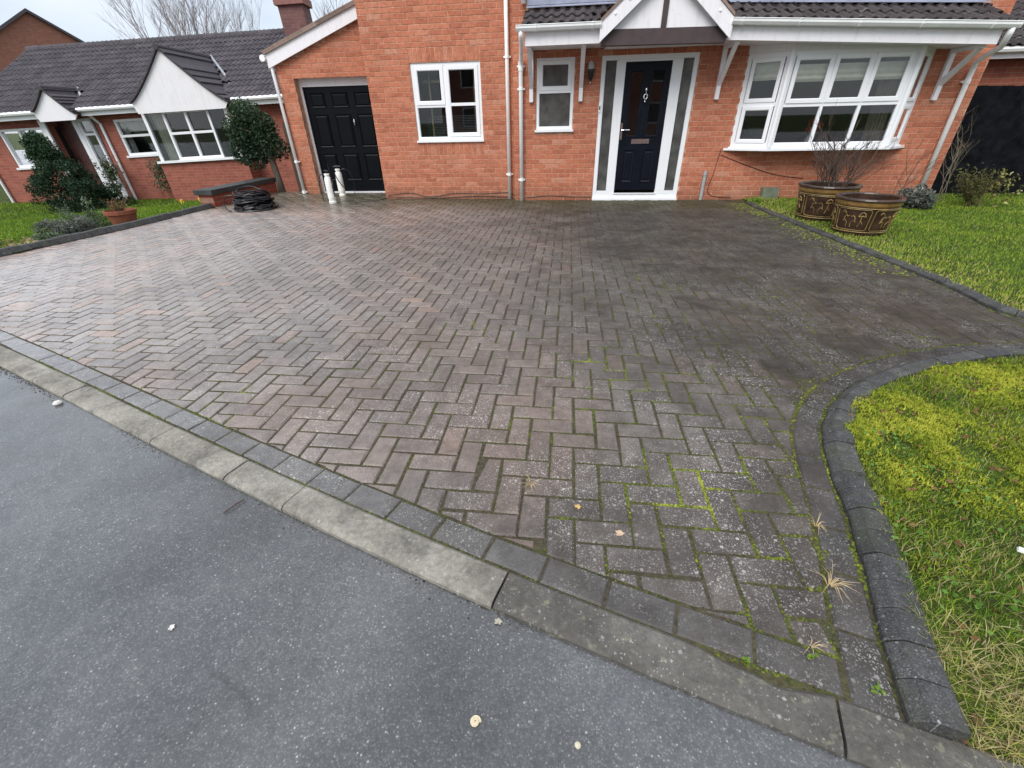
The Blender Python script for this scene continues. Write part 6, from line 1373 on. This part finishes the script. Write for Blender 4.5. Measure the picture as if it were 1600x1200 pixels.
# ------------------------------------------------------------------ moss in the joints, weeds, litter
edges = []
for pp, full, vert, c, pa in blocks:
    if pa < 120: continue
    for a, b in zip(pp, pp[1:] + pp[:1]): edges.append((a, b))
V = []; F = []; T = []
def lump(p, r, h, t):
    base = len(V); n = 6; ph = random.uniform(0, 6.28)
    for k in range(n): q = r * random.uniform(0.6, 1.25); V.append((p.x + q * math.cos(ph + k * 2 * math.pi / n), p.y + q * math.sin(ph + k * 2 * math.pi / n), p.z))
    V.append((p.x + random.uniform(-r, r) * 0.3, p.y + random.uniform(-r, r) * 0.3, p.z + h))
    for k in range(n): F.append((base + k, base + (k + 1) % n, base + n)); T.append(t)
for a, b in edges:
    L = (b - a).length; m = int(L / 0.0045)
    for k in range(m):
        p = a.lerp(b, (k + random.random()) / m); f = 0.53 + 0.6 * nz(p.x, p.y, 40, 2.0) + 0.55 * nz(p.x, p.y, 42, 9.0) + 0.25 * min(1, max(0, (p.x + 0.7) / 1.2)) - 0.20 * max(0, (p.y - 0.4)) / 2 + 0.24 * math.exp(-((p.x - 0.85) ** 2 + (p.y - 0.2) ** 2) / 0.35)
        if random.random() < (f - 0.50) * 1.5:
            r = random.uniform(0.003, 0.0062) * (1.0 + 0.8 * max(0, f - 0.7)); q = p + Vector((random.gauss(0, 0.0022), random.gauss(0, 0.0022), -0.006)); lump(q, r, random.uniform(0.0025, 0.0065), min(1, max(0, random.gauss(0.22, 0.14) + 1.0 * max(0, f - 0.72))))
def lump_line(path, dens, spread, zb, hi, tm):
    pts = resample(path, 0.0036)
    for p in pts:
        f = 0.5 + 0.8 * nz(p.x, p.y, 50, 3.0) + 0.5 * nz(p.x, p.y, 52, 14.0)
        if random.random() < dens * f: lump(p + Vector((random.gauss(0, spread), random.gauss(0, spread), zb)), random.uniform(0.0035, 0.008), random.uniform(0.003, hi * 0.75), min(1, max(0, random.gauss(tm, 0.16) + 0.5 * (f - 0.5))))
sel = lambda path, x0, x1: [p for p in path if x0 < p.x < x1]
lump_line(sel(offset(KPATH, 0.128), -3.4, 0.8), 1.3, 0.0045, -0.007, 0.011, 0.40); lump_line(sel(offset(KPATH, 0.234), -2.4, 0.8), 0.6, 0.003, -0.006, 0.008, 0.25)
lump_line(sel(offset(KR, 0.004), 0.85, 2.6), 1.4, 0.007, -0.005, 0.012, 0.42); lump_line(sel(ER, 0.8, 2.2), 0.6, 0.004, -0.005, 0.009, 0.38)
for k in range(1500):                        # moss clumps spreading over the paving where the curved kerb turns
    p = ER[int(random.uniform(0.05, 0.75) * (len(ER) - 1))]; f = 0.5 + 0.9 * nz(p.x, p.y, 71, 3.0) + 0.5 * nz(p.x, p.y, 72, 12.0)
    if random.random() < f: lump(p + Vector((random.gauss(-0.02, 0.035), random.gauss(0.01, 0.03), -0.005)), random.uniform(0.003, 0.008), random.uniform(0.004, 0.009), min(1, max(0, random.gauss(0.45, 0.2))))
lump_line(sel(offset(FK, -0.01), 2.9, 3.5), 1.2, 0.015, -0.004, 0.014, 0.55)
for k in range(900):                          # moss and grass creeping over the paving by the far lawn kerb
    t = random.random(); p = FK[int(t * (len(FK) - 1) * 0.62)]; q = p + Vector((-abs(random.gauss(0, 0.16)), random.uniform(-0.05, 0.05), -0.001)); lump(q, random.uniform(0.006, 0.016), random.uniform(0.003, 0.008), random.uniform(0.55, 1.0))
npm = npmesh('moss', np.array(V), np.array(F), M_JMOSS, tint=np.array(T), kind='stuff', smooth=True); tag(npm, 'bright green moss growing in the joints of the paving', 'moss')
V, F, T = [], [], []
for p in resample(sel(KPATH, -4.5, 1.6), 0.0035):
    f = 0.5 + 0.9 * nz(p.x, p.y, 90, 2.2)
    if random.random() < f: lump(p + Vector((random.gauss(0, 0.01), -abs(random.gauss(0.004, 0.022)), ROAD_Z - 0.002)), random.uniform(0.0015, 0.0055), random.uniform(0.002, 0.005), random.random())
gm = npmesh('grit', np.array(V), np.array(F), leaf_mat('road_grit', [(0.0, (0.02, 0.018, 0.015)), (0.7, (0.07, 0.06, 0.05)), (1.0, (0.25, 0.23, 0.20))], 0.9, 0.0), tint=np.array(T), kind='stuff'); tag(gm, 'dark grit washed against the kerb on the road', 'grit')
# dead grass tufts in the joints
def tuft(x, y, n, L, label, mat_t, lean=1.0, group='dead grass tufts in the paving', name='grass_tuft'):
    e = []; mb = MB()
    for k in range(n):
        a = random.uniform(0, 6.28); l = L * random.uniform(0.4, 1.0); d = Vector((math.cos(a), math.sin(a), 0)); q = [Vector((x, y, 0)) + d * 0.004, Vector((x, y, 0)) + d * l * 0.4 * lean + Vector((0, 0, l * 0.45)), Vector((x, y, 0)) + d * l * lean + Vector((0, 0, l * random.uniform(0.1, 0.6)))]; mb.tube(q, [0.0011, 0.0009, 0.0003], 3)
    mb.tint = 0.5; o = mb.build(name, mat_t); tag(o, label, 'grass tuft', group); return o
M_STRAW = plain('straw', (0.50, 0.38, 0.20), 0.8, 0.2, 40)
tuft(0.965, -0.36, 16, 0.055, 'dead straw tuft in the joint next to the curved edge course', M_STRAW); tuft(0.895, -0.60, 24, 0.075, 'largest dead straw tuft near the bottom of the curved edge course', M_STRAW)
tuft(-0.075, -0.26, 18, 0.06, 'dead straw tuft in the middle of the near paving', M_STRAW); tuft(0.75, -0.80, 8, 0.05, 'sparse straw tuft by the corner where the edge courses meet', M_STRAW)
def fallen_leaf(name, x, y, z, s, col, label, cat='leaf', group=None):
    mb = MB(); n = 12; c = mb.vert((x, y, z + 0.004)); ring_ = []
    for k in range(n): a = 2 * math.pi * k / n; q = s * (0.55 + 0.45 * abs(math.cos(a * 2.5))) * random.uniform(0.85, 1.1); ring_.append(mb.vert((x + q * math.cos(a), y + q * 0.8 * math.sin(a), z + 0.001 + 0.006 * random.random())))
    for k in range(n): mb.face((c, ring_[k], ring_[(k + 1) % n]))
    return tag(mb.build(name, plain('leaf_' + '_'.join(str(int(v * 100)) for v in col), col, 0.8, 0.25, 60)), label, cat, group)
fallen_leaf('fallen_leaf', 0.115, -0.355, 0.002, 0.016, (0.52, 0.34, 0.12), 'curled tan leaf on the near paving right of the straw tuft'); fallen_leaf('fallen_leaf', 0.262, -0.465, 0.002, 0.019, (0.50, 0.36, 0.24), 'star-shaped pale leaf on the near paving')
fallen_leaf('fallen_leaf', -0.128, -0.81, -0.021, 0.014, (0.36, 0.33, 0.26), 'grey leaf on the asphalt just below the kerb joint'); fallen_leaf('fallen_leaf', -1.11, -0.93, -0.021, 0.013, (0.62, 0.60, 0.55), 'pale torn scrap lying alone on the asphalt', 'litter')
mb = MB(); mb.lathe([(0.0, 0.0), (0.018, 0.001), (0.022, 0.010), (0.014, 0.018), (0.0, 0.020)], (-2.73, 0.135, -0.023), 9); tag(mb.build('pebble', plain('white_pebble', (0.62, 0.60, 0.55), 0.7, 0.15, 50)), 'white pebble at the left of the road close to the kerb', 'pebble')
mb = MB(); mb.lathe([(0.0, 0.0), (0.0065, 0.001), (0.008, 0.004), (0.005, 0.007), (0.0, 0.008)], (0.105, -1.085, -0.022), 9); tag(mb.build('pebble', plain('cream_pebble', (0.60, 0.54, 0.40), 0.6, 0.15, 90)), 'small cream pebble at the bottom of the road', 'pebble')
sx_, sy_, sz_ = -0.15, -1.066, -0.020; mb = MB(); q = []
for k in range(46): a = k * 0.42; r = 0.0125 * math.exp(-0.085 * a); q.append((sx_ + r * math.cos(a), sy_ + r * math.sin(a), sz_ + 0.003 + 0.004 * k / 46))
mb.tube(q, [0.0042 * math.exp(-0.05 * k * 0.42) for k in range(46)], 6); tag(mb.build('snail_shell', plain('snail_cream', (0.62, 0.52, 0.36), 0.4, 0.3, 300)), 'tiny spiral snail shell on the asphalt', 'shell')
mb = MB(); mb.tube([(-1.26, -0.50, -0.019), (-1.235, -0.455, -0.014), (-1.222, -0.425, -0.017)], [0.003, 0.0035, 0.002], 5); tag(mb.build('twig', M_TWIG), 'short dark twig on the road below the kerb', 'twig')
mb = MB(); mb.hexa([(1.485, -0.47, 0.075), (1.515, -0.492, 0.078), (1.520, -0.480, 0.082), (1.492, -0.458, 0.079)], [(1.487, -0.47, 0.083), (1.514, -0.489, 0.086), (1.518, -0.481, 0.089), (1.493, -0.460, 0.086)]); tag(mb.build('litter', plain('white_litter', (0.75, 0.75, 0.74), 0.6)), 'small white scrap of litter in the corner lawn', 'litter')
# fallen leaves in the corner lawn and by the left kerb
P3 = scatter(260, 1.0, 2.6, -1.1, 1.0, near_in, near_z); P3[:, 2] += 0.016
tag(leaf_cloud('leaves', M_DEADLEAF, None, 260, lambda n: P3, (0.008, 0.017), lambda P: 0.35 + 0 * P[:, 2], flat=0.8, aspect=0.7), 'brown leaves scattered through the corner lawn', 'leaves', kind='stuff')
P4 = np.stack([rng.uniform(-7.7, -6.85, 70), rng.uniform(3.0, 4.1, 70), np.zeros(70)], 1); P4[:, 2] = lz(P4[:, 0], P4[:, 1]) + 0.03
tag(leaf_cloud('leaves', M_DEADLEAF, None, 70, lambda n: P4, (0.025, 0.05), lambda P: 0.85 + 0 * P[:, 2], flat=0.7, aspect=0.7), 'pale fallen leaves by the left kerb', 'leaves', kind='stuff')
# clover and little weeds
P5 = scatter(420, 1.0, 1.75, -0.75, 0.2, near_in, near_z, lambda X, Y: np.clip(0.6 + 1.2 * nzv(X, Y, 60, 4.0), 0, 1)); P5[:, 2] += rng.uniform(0.012, 0.03, len(P5))
tag(leaf_cloud('clover', leaf_mat('clover_leaf', [(0.0, (0.05, 0.13, 0.02)), (1.0, (0.20, 0.38, 0.06))], 0.5, 0.3), None, 420, lambda n: P5, (0.005, 0.010), lambda P: 0.5 + 0 * P[:, 2], flat=0.9, aspect=0.9), 'small round clover leaves in the corner lawn', 'clover', kind='stuff')
for i, (x, y) in enumerate(((0.56, -0.865), (0.745, -0.83), (0.865, -0.90))):
    e = empty('weed', (x, y, 0), ['bright green seedling in the hollow behind the broken kerb stone', 'tiny green weed where the straw tuft meets the edge course', 'tiny green weed at the end of the curved kerb'][i], 'weed')
    leaf_cloud('leaves', M_LIME, e, 14, lumpy((x, y, 0.012), (0.018, 0.014, 0.006), 6, (0.006, 0.006, 0.005), 91 + i), (0.004, 0.008), lambda P: 0.6 + 0 * P[:, 2], flat=0.8, aspect=0.8)
# soil in the hollow behind the broken kerb stone
mb = MB(); q = [kat(0.38 + 0.37 * k / 12) for k in range(13)]; mb.poly([p + n * 0.062 + Vector((0, 0, -0.010)) for p, n in q] + [p + n * 0.142 + Vector((0, 0, -0.010)) for p, n in q][::-1]); mb.build('soil_pocket', M_SOIL, kerb)
